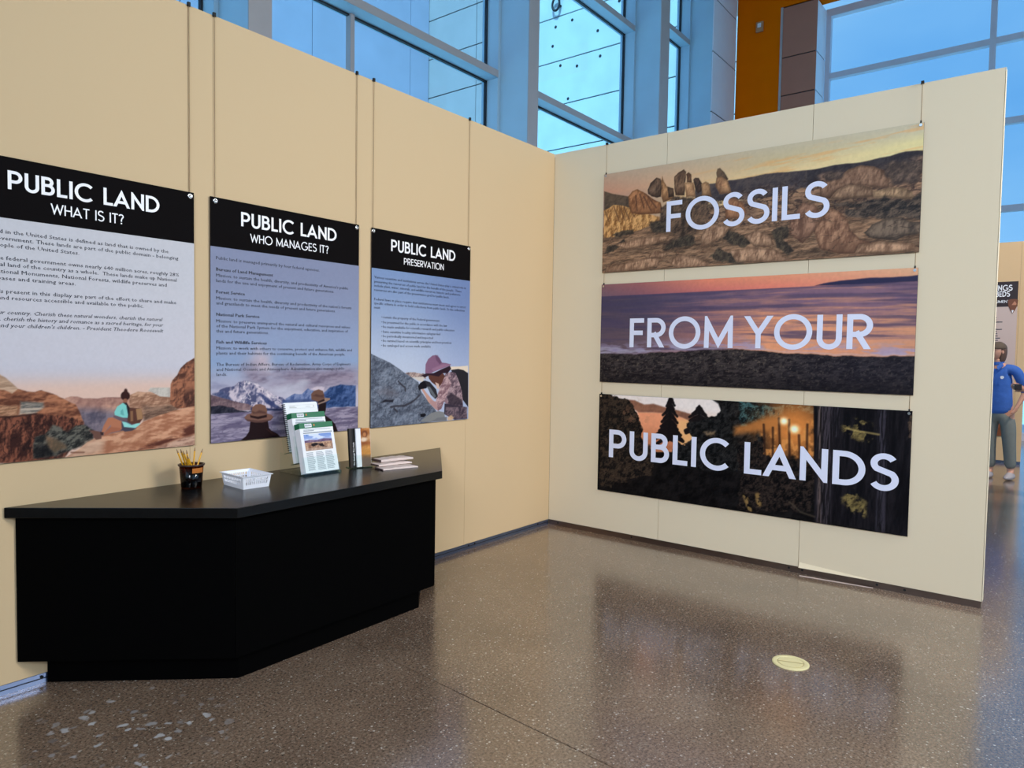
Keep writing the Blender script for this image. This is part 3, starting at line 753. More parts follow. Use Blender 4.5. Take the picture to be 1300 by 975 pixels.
    dk2 = p.poly([(0.7668, 0.4719), (0.8066, 0.4469), (0.8718, 0.4481), (0.9086, 0.4531), (0.931, 0.4281), (0.9489, 0.4219), (0.9809, 0.4106), (1.008, 0.4906), (1.011, 0.2444), (0.9472, 0.2744), (0.885, 0.2931), (0.8119, 0.3256), (0.8075, 0.3869), (0.8723, 0.4019), (0.7952, 0.4144)], 3, .03, 12)
    p.rock(dk2, (34, 34, 38), (92, 80, 74), 24, 61, 1, 1.3, 1.1, .92)
    boulder([(0.7208, 0.2556), (0.7405, 0.3231), (0.7676, 0.4119), (0.7917, 0.3794), (0.8162, 0.3006), (0.825, 0.2156), (0.8491, 0.1381), (0.8872, 0.0994), (0.8495, 0.0906), (0.839, 0.0219), (0.7917, 0.0319), (0.7431, 0.0794)], (96, 70, 60), (158, 122, 102), 56)
    boulder([(0.86, 0.1831), (0.8815, 0.2469), (0.9183, 0.2831), (0.9542, 0.2831), (0.9761, 0.2431), (1.004, 0.2294), (1.005, 0.1444), (0.9634, 0.1331), (0.9423, 0.1056), (0.9056, 0.1244), (0.8754, 0.1431)], (66, 58, 56), (116, 100, 90), 57)
    boulder([(0.6525, 0.3481), (0.6888, 0.4856), (0.7225, 0.4631), (0.7396, 0.3956), (0.7405, 0.3231), (0.7169, 0.2069), (0.6928, 0.1394), (0.6538, 0.2231)], (92, 68, 60), (150, 116, 100), 58)
    # pale slabs in the foreground with dark cracks and bushes
    cr = np.abs(fbm(p.X, p.Y, 6, 71, 4, .6, 2.6)-.5)
    p.paint(gm*(1-ss(.0, .022, cr))*ss(.46, .3, V), (52, 44, 42), .6)
    for q in ([(0.4458, 0.2394), (0.4546, 0.3169), (0.4835, 0.2956), (0.5163, 0.2481), (0.5404, 0.1781), (0.5176, 0.1444), (0.4704, 0.1806)], [(0.4038, 0.0756), (0.4275, 0.1506), (0.4664, 0.1156), (0.5277, 0.0644), (0.533, 0.0106), (0.4866, 0.0069), (0.4235, 0.0456)], [(0.5978, 0.2531), (0.6148, 0.2994), (0.6455, 0.2906), (0.6507, 0.2144), (0.6337, 0.1806), (0.6691, 0.0856), (0.6525, 0.0506), (0.617, 0.1219)],
              [(0.2379, 0.2056), (0.2725, 0.2631), (0.3114, 0.3056), (0.3456, 0.2844), (0.3508, 0.2056), (0.3027, 0.1906), (0.2532, 0.1831)], [(0.0071, 0.2019), (0.0181, 0.2694), (0.057, 0.2881), (0.0894, 0.3344), (0.0951, 0.2919), (0.0408, 0.2081)], [(0.0395, 0.3744), (0.0886, 0.4169), (0.1214, 0.4081), (0.1218, 0.3681), (0.0509, 0.3444)], [(0.3867, 0.2806), (0.4016, 0.2906), (0.4218, 0.2194), (0.4025, 0.1969)], [(0.1901, 0.3894), (0.1845, 0.4444), (0.2099, 0.4769), (0.2506, 0.4519), (0.2615, 0.3581), (0.216, 0.3494)]):
        p.rock(p.poly(q, 2, .018, 24, 5), (38, 36, 38), (78, 70, 62), 40, 72, a=.9)
    for i, q in enumerate(([(0.0089, -0.0081), (0.0198, 0.0669), (0.0973, 0.0869), (0.1923, 0.1256), (0.2261, 0.1019), (0.219, 0.0306), (0.1516, -0.0044)], [(0.1665, 0.1144), (0.2125, 0.1844), (0.2536, 0.1494), (0.2387, 0.0994)],
              [(0.2541, 0.0831), (0.3035, 0.1256), (0.3714, 0.0744), (0.3999, 0.0306), (0.3911, -0.0256), (0.2852, -0.0069)], [(0.466, 0.1294), (0.5317, 0.1406), (0.6083, 0.1106), (0.6529, 0.0131), (0.6359, -0.0144), (0.533, 0.0044), (0.4909, 0.0194)],
              [(0.5163, 0.2481), (0.557, 0.2894), (0.5938, 0.2281), (0.6078, 0.1494), (0.5947, 0.1269), (0.5452, 0.1506)], [(0.3718, 0.2844), (0.4003, 0.3981), (0.4686, 0.3394), (0.4502, 0.2644), (0.4025, 0.1969), (0.3732, 0.1631)], [(0.839, 0.0219), (0.8495, 0.0906), (0.9021, 0.1019), (0.9852, 0.0706), (0.9997, 0.0219), (0.9362, 0.0019)],
              [(0.0514, 0.2756), (0.1486, 0.3206), (0.2418, 0.3231), (0.2624, 0.2919), (0.2015, 0.2469), (0.096, 0.2106)])):
        boulder(q, (104, 80, 68), (178, 144, 122), 80+i)
    p.c *= (0.975+0.05*fbm(p.X, p.Y, 60, 99, 2))[..., None]
    return p

def beach():
    p = Pic(BW, BH, 520, 182)
    U, V = p.U, p.V
    X, Y = p.X, p.Y
    hzn = [(0.0054, 0.8781), (0.5579, 0.8856)]
    hz2 = [(0.533, 0.8844), (1.002, 0.8931)]
    hu = [0, hzn[0][0], hzn[1][0], hz2[1][0], 1.0]; hv = [hzn[0][1], hzn[0][1], hzn[1][1], hz2[1][1], hz2[1][1]]
    H = np.interp(U, hu, hv)
    # sky
    t = np.clip((V-H)/np.maximum(.02, 1-H), 0, 1)[..., None]
    def tri(a): return np.stack([np.interp(U, [0, .15, .4, .6, .85, 1], [k[i] for k in a]) for i in range(3)], -1)
    lo = tri([(104, 84, 102), (122, 84, 100), (182, 104, 104), (206, 118, 108), (204, 132, 112), (196, 140, 118)])
    hi = tri([(120, 86, 96), (142, 92, 98), (208, 128, 106), (206, 136, 110), (206, 150, 126), (200, 160, 134)])
    p.c = lo*(1-t)+hi*t
    # sea
    sea = ss(0.004, -0.004, V-H)
    w = fbm(X, Y, 4, 5, 5, .5, 9); w2 = fbm(X, Y, 14, 6, 4, .35, 5)
    lf = tri([(66, 60, 84), (70, 64, 88), (92, 78, 104), (112, 88, 112), (120, 94, 116), (118, 92, 112)])
    warm = tri([(84, 72, 88), (92, 76, 90), (146, 104, 108), (206, 142, 112), (200, 140, 114), (186, 134, 112)])
    depth = np.clip((H-V)/.55, 0, 1)
    k = np.clip(depth*1.5-.15+(w-.5)*1.5+(w2-.5)*1.3, 0, 1)[..., None]
    p.paint(sea, lf*(1-k)+warm*k)
    sw = fbm(X, Y+0.02*X, 3, 8, 4, .4, 8)
    p.paint(sea*ss(.56, .70, sw), (70, 62, 92), .65)
    for zz, a_ in ((.80, .55), (.835, .35), (.73, .6), (.90, .5)):
        yy = zz+.012*np.sin(X*2.1+zz*30)+.03*(H-.86)
        p.paint(sea*(1-ss(.008, .03, np.abs(V-yy)))*ss(.35, .6, fbm(X, Y, 3, int(zz*100), 3, 1, 6)), (66, 60, 90), a_)
    # surf
    top = [(0.0093, 0.2894), (0.1345, 0.2844), (0.2335, 0.3144), (0.3727, 0.3331), (0.4603, 0.3506), (0.5636, 0.3481)]
    top2 = [(0.5391, 0.3469), (0.6687, 0.3194), (0.79, 0.2994), (1.001, 0.3056)]
    su = [q[0] for q in top[:-1]]+[q[0] for q in top2]; sv = [q[1] for q in top[:-1]]+[q[1] for q in top2]
    SH = np.interp(U, [0]+su+[1], [sv[0]]+sv+[sv[-1]]) + (fbm(X, Y, 12, 3)-.5)*.03
    f = ss(.0, .02, V-SH)*ss(.15, .03, V-SH)
    p.paint(f*ss(.40, .60, fbm(X, Y, 14, 12, 5, .5, 3)), (146, 140, 184), .75)
    p.paint(f*ss(.60, .5, U)*ss(.46, .66, fbm(X, Y, 18, 14, 5, .4, 3)), (150, 148, 172), .6)
    p.paint(ss(.0, .012, V-SH)*ss(.03, .012, V-SH), (164, 160, 190), .35)
    # pebble beach
    bm = ss(.006, -.006, V-SH)
    p.rock(bm, (26, 23, 28), (62, 56, 58), 44, 20, .6, 1.3, 1.2)
    p.paint(bm*ss(.66, .80, fbm(X, Y, 70, 21, 2)), (104, 94, 86), .5)
    p.paint(bm*ss(.5, .9, U)*.35, (20, 22, 40))
    p.paint(bm*ss(.20, .0, V)*.4, (12, 10, 14))
    # headland
    p.paint(p.poly([(0.7317, 0.8931), (0.7554, 0.9094), (0.7979, 0.9256), (0.8434, 0.9306), (0.8802, 0.9394), (0.913, 0.9344), (0.9445, 0.9356), (0.9725, 0.9356), (1.003, 0.9419), (1.005, 0.8931), (0.8955, 0.8906), (0.8211, 0.8906), (0.7672, 0.8906)], 1, .002), (44, 44, 74))
    p.c *= (0.97+0.06*fbm(X, Y, 60, 99, 2))[..., None]
    return p

def forest():
    p = Pic(BW, BH, 560, 196)
    U, V, X, Y = p.U, p.V, p.X, p.Y
    p.rock(ONE(p), (6, 6, 8), (24, 22, 24), 20, 1)
    # dawn sky
    sk = p.poly([(0.0487, 1.002), (0.2007, 1.003), (0.4226, 1.009), (0.4463, 0.9681), (0.4563, 0.9056), (0.434, 0.8256), (0.3832, 0.7369), (0.3556, 0.6006), (0.3272, 0.5006), (0.2878, 0.4756), (0.2269, 0.4581), (0.2059, 0.4669), (0.1674, 0.6069), (0.1494, 0.8231), (0.0662, 0.9481)], 2)
    p.grad(sk, (196, 130, 92), (214, 206, 212), .62, .93)
    p.grad(p.poly([(0.1547, 0.8456), (0.2536, 0.8569), (0.3535, 0.8094), (0.3272, 0.5006), (0.2059, 0.4669), (0.1726, 0.6219)], 4), (160, 98, 72), (212, 142, 112), .45, .78)
    p.paint(p.poly([(0.3044, 0.7994), (0.3535, 0.8031), (0.4016, 0.7931), (0.3653, 0.6031), (0.3272, 0.5006), (0.307, 0.5481)], 6), (214, 168, 118), .8)
    p.rock(p.poly([(0.0492, 0.9744), (0.0938, 0.9556), (0.1429, 0.9531), (0.1805, 0.9181), (0.2173, 0.9306), (0.2532, 0.9094), (0.304, 0.8819), (0.353, 0.8544), (0.3964, 0.8244), (0.3968, 0.7894), (0.3539, 0.7894), (0.3044, 0.8319), (0.2536, 0.8494), (0.2024, 0.8444), (0.1599, 0.8394), (0.1218, 0.8881)], 2, .004), (112, 78, 66), (134, 92, 76), 12, 2)
    # left broadleaf trees
    def foliage(pts, dk, lt, seed, wob=.035, sc=16, a=1.):
        m = p.poly(pts, 1.5, wob, sc, seed)*ss(.30, .42, fbm(X, Y, 46, seed+3, 3)+.35*p.poly(pts, 16))
        p.rock(m, dk, lt, 40, seed, a=a, con=1.5)
        p.paint(m*ss(.62, .74, fbm(X, Y, 60, seed+9, 3)), tuple(np.array(lt)*1.35), .5*a)
    foliage([(0.0032, 1.003), (0.0378, 1.001), (0.0829, 0.9644), (0.1214, 0.9569), (0.1433, 0.9056), (0.1547, 0.8244), (0.1634, 0.7431), (0.1726, 0.6494), (0.1678, 0.5519), (0.1945, 0.5319), (0.2212, 0.4706), (0.2186, 0.2381), (0.0115, 0.0244)], (14, 13, 15), (54, 44, 38), 11)
    p.paint(ss(.60, .70, fbm(X, Y, 30, 44))*p.ell(*[(0.1227, 0.7906)][0], .12, .1, 30)*.5, (130, 92, 72))
    # lone fir and the one right of it
    def fir(pts_top, base, hw, seed, n=13):
        (u0, v0), (u1, v1) = pts_top, base
        p.paint(p.line([pts_top, base], .016), (16, 13, 16))
        rnd = random.Random(seed)
        for i in range(n):
            t = (i+.6)/n; v = v0+(v1-v0)*t; uc = u0+(u1-u0)*t; w_ = hw*(.22+.85*t)*(.75+.5*rnd.random())
            for sg in (-1, 1):
                a_ = [(uc, v+.015), (uc+sg*w_*.5, v-.005), (uc+sg*w_, v-.03-.02*rnd.random())]
                p.paint(p.line(a_, .017+.012*t, 2), (18, 15, 18), .95)
                p.paint(p.ell(uc+sg*w_*.35, v-.005, .012+.012*t, .008, 2), (18, 15, 18), .8)
    t1 = [(0.2803, 1.007), (0.2742, 0.5794)]
    fir(t1[0], t1[1], .045, 3, 14)
    t2 = [(0.3819, 0.9381), (0.3837, 0.6981)]
    fir(t2[0], t2[1], .055, 8, 8)
    # canopy middle
    foliage([(0.4226, 1.003), (0.469, 1.003), (0.6004, 1.011), (0.6074, 0.3694), (0.3583, 0.3381), (0.3289, 0.3294), (0.2878, 0.4894), (0.3368, 0.5556), (0.3552, 0.6256), (0.35, 0.7031), (0.3443, 0.7681), (0.4012, 0.8119), (0.4472, 0.8794), (0.4603, 0.9444)], (6, 7, 9), (34, 34, 36), 12, .03)
    p.paint(p.poly([(0.4025, 0.6894), (0.4213, 0.7131), (0.4397, 0.6981), (0.4353, 0.6719), (0.4121, 0.6656)], 4, .02, 40), (170, 140, 110), .6)
    foliage([(0.5146, 0.9931), (0.6621, 0.9956), (0.7466, 1.007), (0.7475, 0.9181), (0.6853, 0.9469), (0.6402, 0.8844), (0.5746, 0.8444), (0.5168, 0.7906)], (8, 14, 18), (52, 84, 92), 13, .04, 14)
    # low sun between the trunks
    g1 = [(0.6871, 0.7869)][0]
    d = np.hypot((U-g1[0])*BW, (V-g1[1])*BH*1.0)
    lit = np.exp(-(d/.22)**2)
    p.paint(np.clip(lit*1.1, 0, 1)*ss(.30, .62, fbm(X, Y, 12, 15, 4, 1.3, .8)+lit*.25), (206, 128, 66), .92)
    ray = p.poly([(0.5019, 0.7656), (0.5461, 0.8106), (0.6078, 0.8781), (0.6542, 0.8869), (0.6551, 0.7794), (0.5759, 0.7344), (0.5028, 0.7006)], 7, .01)
    p.paint(ray, (176, 112, 60), .85)
    p.paint(p.poly([(0.5759, 0.7206), (0.6415, 0.7631), (0.7436, 0.8781), (0.7475, 0.5506), (0.7028, 0.5644), (0.621, 0.5131), (0.5781, 0.5419)], 6, .04, 16)*ss(.42, .66, fbm(X, Y, 26, 16)), (196, 132, 74), .85)
    for q in ([(0.5943, 0.8069), (0.6021, 0.5069)], [(0.6227, 0.7856), (0.6258, 0.5006)], [(0.6402, 0.8706), (0.6451, 0.6419)], [(0.6704, 0.8631), (0.677, 0.4619)], [(0.7011, 0.7369), (0.7059, 0.5244)], [(0.7243, 0.8344), (0.7256, 0.5444)]):
        p.paint(p.line(q, .016, 3), (40, 24, 20), .75)
    foliage([(0.5181, 0.6506), (0.596, 0.6294), (0.6214, 0.4856), (0.6901, 0.5206), (0.7484, 0.4719), (0.7528, 0.0769), (0.5251, 0.0056)], (6, 6, 9), (44, 36, 34), 18, .05)
    for q, r in ((g1, .030), ([(0.6556, 0.8494)][0], .026)):
        p.paint(p.ell(q[0], q[1], r, r*.9, 6), (255, 214, 160)); p.paint(p.ell(q[0], q[1], r*.6, r*.6, 4), (255, 246, 226))
    # right trunks
    p.rock(p.poly([(0.7401, 1.009), (1.008, 1.017), (1.009, -0.0069), (0.7536, 0.0244)], 1.5), (9, 9, 14), (26, 24, 30), 14, 22, 2, .4)
    for q, w_, c_ in (([(0.7725, 1.002), (0.779, 0.0094)], .090, (46, 42, 50)), ([(0.7576, 0.9994), (0.7676, 0.0044)], .018, (72, 62, 62)), ([(0.8044, 1.001), (0.8049, 0.7744)], .05, (34, 32, 40)), ([(0.9279, 0.9906), (0.9318, 0.0294)], .055, (40, 38, 48))):
        p.rock(p.line(q, w_, 6), tuple(x*.45 for x in c_), tuple(x*1.35 for x in c_), 16, 23, 5, .35, 1.2, .85)
    for q in ([(0.8324, 0.9094), (0.8815, 0.9069), (0.9187, 0.7894), (0.8915, 0.7194), (0.8346, 0.7431), (0.825, 0.8306)], [(0.8399, 0.2956), (0.864, 0.3306), (0.8933, 0.2531), (0.8911, 0.1119), (0.8416, 0.1419), (0.8241, 0.2119)]):
        p.rock(p.poly(q, 4, .03, 14)*ss(.45, .62, fbm(X, Y, 24, 25)), (60, 52, 34), (140, 124, 78), 30, 26, a=.8)
    p.paint(p.line([(0.8333, 0.8269), (0.8583, 0.8131), (0.9187, 0.7956)], .012, 3), (178, 156, 100), .6)
    p.paint(p.line([(0.6805, 0.1469), (0.7129, 0.0731), (0.7532, 0.0506)], .012, 4), (70, 62, 54), .7)
    for q in ([(0.582, 0.1694), (0.5877, 0.0881)], [(0.5426, 0.1469), (0.5592, 0.0294)]):
        p.paint(p.line(q, .035, 5)*ss(.4, .6, fbm(X, Y, 40, 27)), (140, 112, 70), .8)
    p.paint(p.poly([(0.9914, 0.9656), (1.004, 0.9669), (1.006, 0.7856), (0.9936, 0.7706)], 2, .02, 30)*ss(.4, .6, fbm(X, Y, 36, 28)), (86, 70, 60), .9)
    p.c *= (0.97+0.06*fbm(X, Y, 60, 99, 2))[..., None]
    return p

b1 = banner_base(0, 'desert_banner', 'top wide banner reading FOSSILS over a desert boulder photo')
banner_print(b1, 0, desert(), [('FOSSILS', 1.066-.0, 2.238, 2.451, 0.232, 0.148)])
b2 = banner_base(1, 'beach_banner', 'middle wide banner reading FROM YOUR over a sunset beach photo')
banner_print(b2, 1, beach(), [('FROM', 0.771, 1.617, 1.561, 0.230, 0.155), ('YOUR', 1.718, 2.540, 1.561, 0.230, 0.155)])
b3 = banner_base(2, 'forest_banner', 'bottom wide banner reading PUBLIC LANDS over a dark forest photo')
banner_print(b3, 2, forest(), [('PUBLIC', 0.604, 1.618, 0.658, 0.228, 0.165), ('LANDS', 1.727, 2.711, 0.654, 0.230, 0.165)])

# ---------------------------------------------------------------- three hanging posters on the left wall
PZ0, PZ1, PZH = 1.000, 2.286, 2.031
PU = Vector((1, 0, 0)); PN = Vector((0, -0.0008, 0)); PY = -0.0125
def poster(name, label, xl, xr, pic, heads, lines, wires):
    b = empty(name, ((xl+xr)/2, 0, PZ0), label=label, cat='poster', group='tall hanging posters on the left wall')
    inv = Matrix.Translation((-(xl+xr)/2, 0, -PZ0))
    def fix(o): o.matrix_parent_inverse = inv; return o
    fix(MB().box(xl, PY+0.0005, PZ0, xr, -0.0055, PZ1).build('board', M['board_edge'], b))
    fix(MB().box(xl, PY-0.0003, PZH, xr, PY+0.0004, PZ1).build('header', M['header'], b))
    fix(pic.sheet('photo_print', Vector((xl, PY, PZ0)), PU, b))
    for t, x0, x1, z, cap, w in heads:
        for o in word(t, w, cap, x0, x1, z, Vector((0, PY-0.0005, 0)), PU, PN, M['white_ink'], b, 0.10): fix(o)
    for o in text_obj('text_line', lines, Vector((0, PY, 0)), PU, Vector((0, -0.0006, 0)), M['text_ink'], b): fix(o)
    for x in wires:
        fix(MB().tube((x, -0.008, PZ1-0.005), (x, -0.008, WH+0.003), 0.0018, n=6).build('hanging_wire', M['wire'], b))
        fix(MB().box(x-0.007, -0.013, WH-0.008, x+0.007, -0.0005, WH+0.012).build('wall_hook', M['black_hole'], b))
        fix(MB().lathe([(0.004, 0), (0.005, 0.003), (0.0125, 0.004), (0.0135, 0.0)], 20, cap=(True, False)).build('grommet', M['steel'], b, smooth=True))
    gr = [c for c in b.children if c.name.startswith('grommet')]
    for g_, x in zip(sorted(gr, key=lambda o: o.name), wires):
        g_.matrix_parent_inverse = inv
        g_.location = (x, PY-0.0004, PZ1-0.020); g_.rotation_euler = (math.pi/2, 0, 0)
    return b

def canyon():
    p = Pic(.97, PZH-PZ0, 300, 319)
    U, V, X, Y = p.U, p.V, p.X, p.Y
    p.grad(ONE(p), (206, 201, 208), (200, 198, 203), .35, .95)
    p.grad(ss(.44, .30, V), (226, 190, 172), (198, 195, 206), .28, .42)
    F = p.poly
    p.rock(F([(0.3835, 0.259), (0.4103, 0.2658), (0.4371, 0.2638), (0.4639, 0.2551), (0.4907, 0.2551), (0.5237, 0.2512), (0.5608, 0.257), (0.6041, 0.2551), (0.7021, 0.2512), (0.701, 0.0698), (0.3732, 0.0951)], 1, .003), (150, 108, 98), (200, 152, 130), 14, 2)
    p.rock(F([(0.6701, 0.2609), (0.7072, 0.2784), (0.7629, 0.2716), (0.8134, 0.2667), (0.8825, 0.2648), (0.9062, 0.1639), (0.6691, 0.1562)], 1, .004), (146, 104, 82), (206, 160, 130), 22, 3, 1, 1.6)
    p.rock(F([(0.7598, 0.2793), (0.7711, 0.2939), (0.868, 0.2919), (0.8742, 0.2435), (0.8186, 0.2502), (0.7907, 0.2648)], 1), (170, 158, 148), (206, 196, 184), 26, 4)
    p.rock(F([(0.734, 0.2114), (0.9062, 0.2008), (0.9062, 0.1426), (0.734, 0.1416)], 4, .01), (96, 72, 60), (150, 116, 96), 22, 5, .6, 2)
    p.rock(F([(0.4361, 0.2105), (0.5093, 0.2066), (0.5794, 0.194), (0.7021, 0.1775), (0.701, 0.0698), (0.4443, 0.0892)], 8), (84, 78, 92), (132, 118, 126), 16, 6)
    # left mesa
    p.rock(F([(0.0649, 0.3889), (0.1093, 0.3715), (0.132, 0.3647), (0.1557, 0.3492), (0.1742, 0.3317), (0.1959, 0.3075), (0.2093, 0.2483), (0.1691, 0.2328), (0.0629, 0.2376)], 1, .002), (160, 128, 104), (206, 170, 142), 18, 7, .5, 3)
    p.rock(F([(0.0196, 0.3104), (0.1464, 0.3016), (0.1773, 0.2842), (0.1979, 0.3026), (0.234, 0.2929), (0.266, 0.29), (0.2907, 0.2968), (0.3155, 0.2881), (0.3495, 0.2735), (0.3794, 0.257), (0.401, 0.2425), (0.4278, 0.2299), (0.4454, 0.1959), (0.4577, 0.1532), (0.4619, 0.1164), (0.4165, 0.064), (0.3722, -0.0107), (0.0155, 0.0058)], 1, .004), (96, 56, 42), (178, 116, 84), 14, 8, .8, 1.6, 1.1)
    p.rock(F([(0.0186, 0.1979), (0.1526, 0.192), (0.2691, 0.1969), (0.3742, 0.1862), (0.4577, 0.1532), (0.4619, 0.1164), (0.4165, 0.064), (0.3722, -0.0107), (0.0155, 0.0058)], 2, .01), (56, 32, 28), (138, 82, 62), 18, 9, 1.6, 1.0, 1.3)
    cr = np.abs(fbm(X, Y, 22, 10, 3, 1.8, .7)-.5)
    p.paint(F([(0.0186, 0.1979), (0.1526, 0.192), (0.2691, 0.1969), (0.3742, 0.1862), (0.4577, 0.1532), (0.4165, 0.0456), (0.0155, 0.0058)], 4)*(1-ss(0, .05, cr)), (34, 22, 22), .7)
    p.rock(F([(0.2093, 0.2464), (0.2619, 0.2522), (0.2948, 0.2425), (0.2979, 0.2221), (0.2691, 0.1969), (0.2041, 0.1959)], 2, .008), (104, 100, 94), (186, 168, 150), 24, 11, .5, 2.4, 1.3)
    p.rock(F([(0.1072, 0.2376), (0.1969, 0.2338), (0.2, 0.1959), (0.1072, 0.193)], 2, .008), (120, 84, 62), (200, 150, 116), 26, 12, .6, 2)
    p.paint(p.line([(0.1072, 0.1911), (0.1887, 0.1901), (0.2691, 0.1969)], .007, 2), (50, 30, 26), .8)
    p.rock(F([(0.3309, 0.1435), (0.3907, 0.1115), (0.4175, 0.1329), (0.4629, 0.1397), (0.5082, 0.1125), (0.5072, 0.066), (0.4433, 0.0427), (0.3722, 0.0175), (0.3124, 0.0097), (0.2546, 0.0126), (0.2598, 0.0951), (0.2969, 0.1057)], 2, .012), (34, 34, 34), (104, 100, 90), 26, 13, 1, 1.3, 1.3)
    p.rock(F([(0.3052, 0.0999), (0.3392, 0.0883), (0.3814, 0.0533), (0.3814, 0.0398), (0.3381, 0.0252), (0.3052, 0.064)], 3, .01), (88, 74, 58), (130, 100, 78), 20, 14)
    p.rock(F([(0.2588, 0.064), (0.3052, 0.064), (0.3381, 0.0204), (0.3041, 0.0039), (0.2588, 0.0107)], 3, .01), (22, 22, 24), (60, 56, 52), 24, 15)
    # right cliff
    p.rock(F([(0.8701, 0.2483), (0.8742, 0.3094), (0.8835, 0.3278), (0.9072, 0.3521), (0.9247, 0.3851), (0.9557, 0.4132), (0.9918, 0.4326), (1.004, 0.4355), (1.003, 0.1872), (0.9062, 0.1862), (0.8711, 0.2105)], 1, .003), (84, 52, 42), (168, 108, 80), 16, 16, 1.2, 1.2, 1.2)
    p.paint(F([(0.8948, 0.259), (0.9423, 0.2687), (0.9907, 0.2842), (1.003, 0.2832), (1.003, 0.1872), (0.9062, 0.1814)], 8)*ss(.4, .6, fbm(X, Y, 20, 17, 4, 2, .7)), (58, 36, 34), .7)
    # pale ledge in the foreground
    p.rock(F([(0.2845, -0.0339), (0.3907, 0.0039), (0.4433, 0.0339), (0.4732, 0.0592), (0.5082, 0.0718), (0.5536, 0.0863), (0.6258, 0.096), (0.6948, 0.1038), (0.734, 0.1358), (0.801, 0.1562), (0.8825, 0.1765), (0.9536, 0.1901), (1.003, 0.1959), (1.002, 0.0233), (1.002, -0.0223), (0.4722, -0.0039)], 1, .003), (166, 108, 80), (214, 158, 124), 11, 18, 1.0, 2.4, 1.1)
    p.paint(F([(0.2845, -0.0339), (0.3907, 0.0039), (0.4433, 0.0339), (0.4732, 0.0592), (0.5175, 0.0708), (0.5526, 0.0601), (0.5423, 0.0097), (0.4722, -0.0039)], 6), (212, 178, 152), .7)
    p.paint(F([(0.7113, 0.0019), (0.7557, 0.0272), (0.8464, 0.0466), (0.9412, 0.0844), (1.003, 0.1028), (1.003, 0.0572), (0.9052, 0.0417), (0.8402, 0.0194), (0.7887, 0.0029)], 3, .008, 20)*ss(.3, .55, fbm(X, Y, 16, 19, 4, 1, 2.4)), (84, 44, 36), .9)
    p.rock(F([(0.7887, 0.0029), (0.8464, 0.0194), (0.9412, 0.0446), (1.003, 0.0543), (1.002, -0.0165), (0.8464, -0.0136)], 3, .004), (150, 108, 90), (206, 166, 142), 14, 20, 1, 2.4)
    p.paint(p.line([(0.4072, 0.0194), (0.4608, 0.0145)], .007, 2), (120, 80, 64), .8)
    # seated hiker
    hk = lambda pts, c, a=1.: p.paint(F(pts, .8), c, a)
    hk([(0.4835, 0.1106), (0.5031, 0.1096), (0.5278, 0.1028), (0.5402, 0.0921), (0.5381, 0.0689), (0.5155, 0.066), (0.5031, 0.0766), (0.5031, 0.0902)], (110, 76, 66))
    hk([(0.532, 0.1018), (0.5485, 0.0989), (0.5474, 0.0834), (0.5361, 0.0863)], (60, 42, 42))
    hk([(0.5691, 0.162), (0.5897, 0.1629), (0.6309, 0.1426), (0.6351, 0.1057), (0.6052, 0.1018), (0.5742, 0.0951), (0.5485, 0.0834), (0.5536, 0.096), (0.5794, 0.1096), (0.5814, 0.13), (0.5536, 0.096), (0.5392, 0.0999), (0.5485, 0.1271)], (182, 116, 86))
    hk([(0.5485, 0.0912), (0.5794, 0.1203), (0.6258, 0.1115), (0.6258, 0.0999), (0.5845, 0.0941), (0.5536, 0.0844)], (168, 102, 76))
    hk([(0.6299, 0.1377), (0.6423, 0.1212), (0.6897, 0.1096), (0.701, 0.1038), (0.6794, 0.0951), (0.6464, 0.0931), (0.632, 0.1018)], (72, 68, 80))
    hk([(0.633, 0.1416), (0.6526, 0.1358), (0.6794, 0.1212), (0.7175, 0.1319), (0.7175, 0.1212), (0.6948, 0.1067), (0.6423, 0.1154)], (150, 214, 206))
    hk([(0.6361, 0.226), (0.6536, 0.2231), (0.6629, 0.1988), (0.6649, 0.1562), (0.6371, 0.1581), (0.6, 0.1726), (0.5979, 0.1862), (0.6113, 0.2114)], (132, 206, 196))
    hk([(0.6268, 0.1901), (0.6371, 0.1998), (0.6423, 0.1678), (0.6268, 0.1746)], (96, 164, 160), .8)
    hk([(0.5948, 0.1726), (0.6371, 0.1581), (0.6608, 0.1484), (0.6526, 0.1426), (0.6206, 0.1484), (0.5928, 0.1629)], (110, 90, 96))
    hk([(0.6649, 0.2037), (0.7237, 0.1969), (0.734, 0.1523), (0.7175, 0.129), (0.6794, 0.1261), (0.6577, 0.1406)], (92, 58, 48))
    hk([(0.699, 0.1959), (0.7247, 0.1969), (0.733, 0.1474), (0.7052, 0.1435)], (164, 122, 86))
    hk([(0.6722, 0.1872), (0.6845, 0.1872), (0.6856, 0.1397), (0.6732, 0.1387)], (140, 100, 72))
    hk([(0.6371, 0.2289), (0.6546, 0.2289), (0.6691, 0.2037), (0.666, 0.1562), (0.6598, 0.1775), (0.6536, 0.2144)], (40, 34, 40))
    q = [(0.6495, 0.259), (0.6515, 0.2803), (0.6485, 0.2367)]
    p.paint(p.ell(q[0][0], q[0][1], .021, .022), (54, 30, 28)); p.paint(p.ell(q[1][0], q[1][1], .008, .012), (58, 32, 30))
    p.paint(p.ell(q[2][0], q[2][1], .010, .010), (150, 98, 76))
    p.c *= (0.985+0.03*fbm(X, Y, 90, 99, 2))[..., None]
    return p

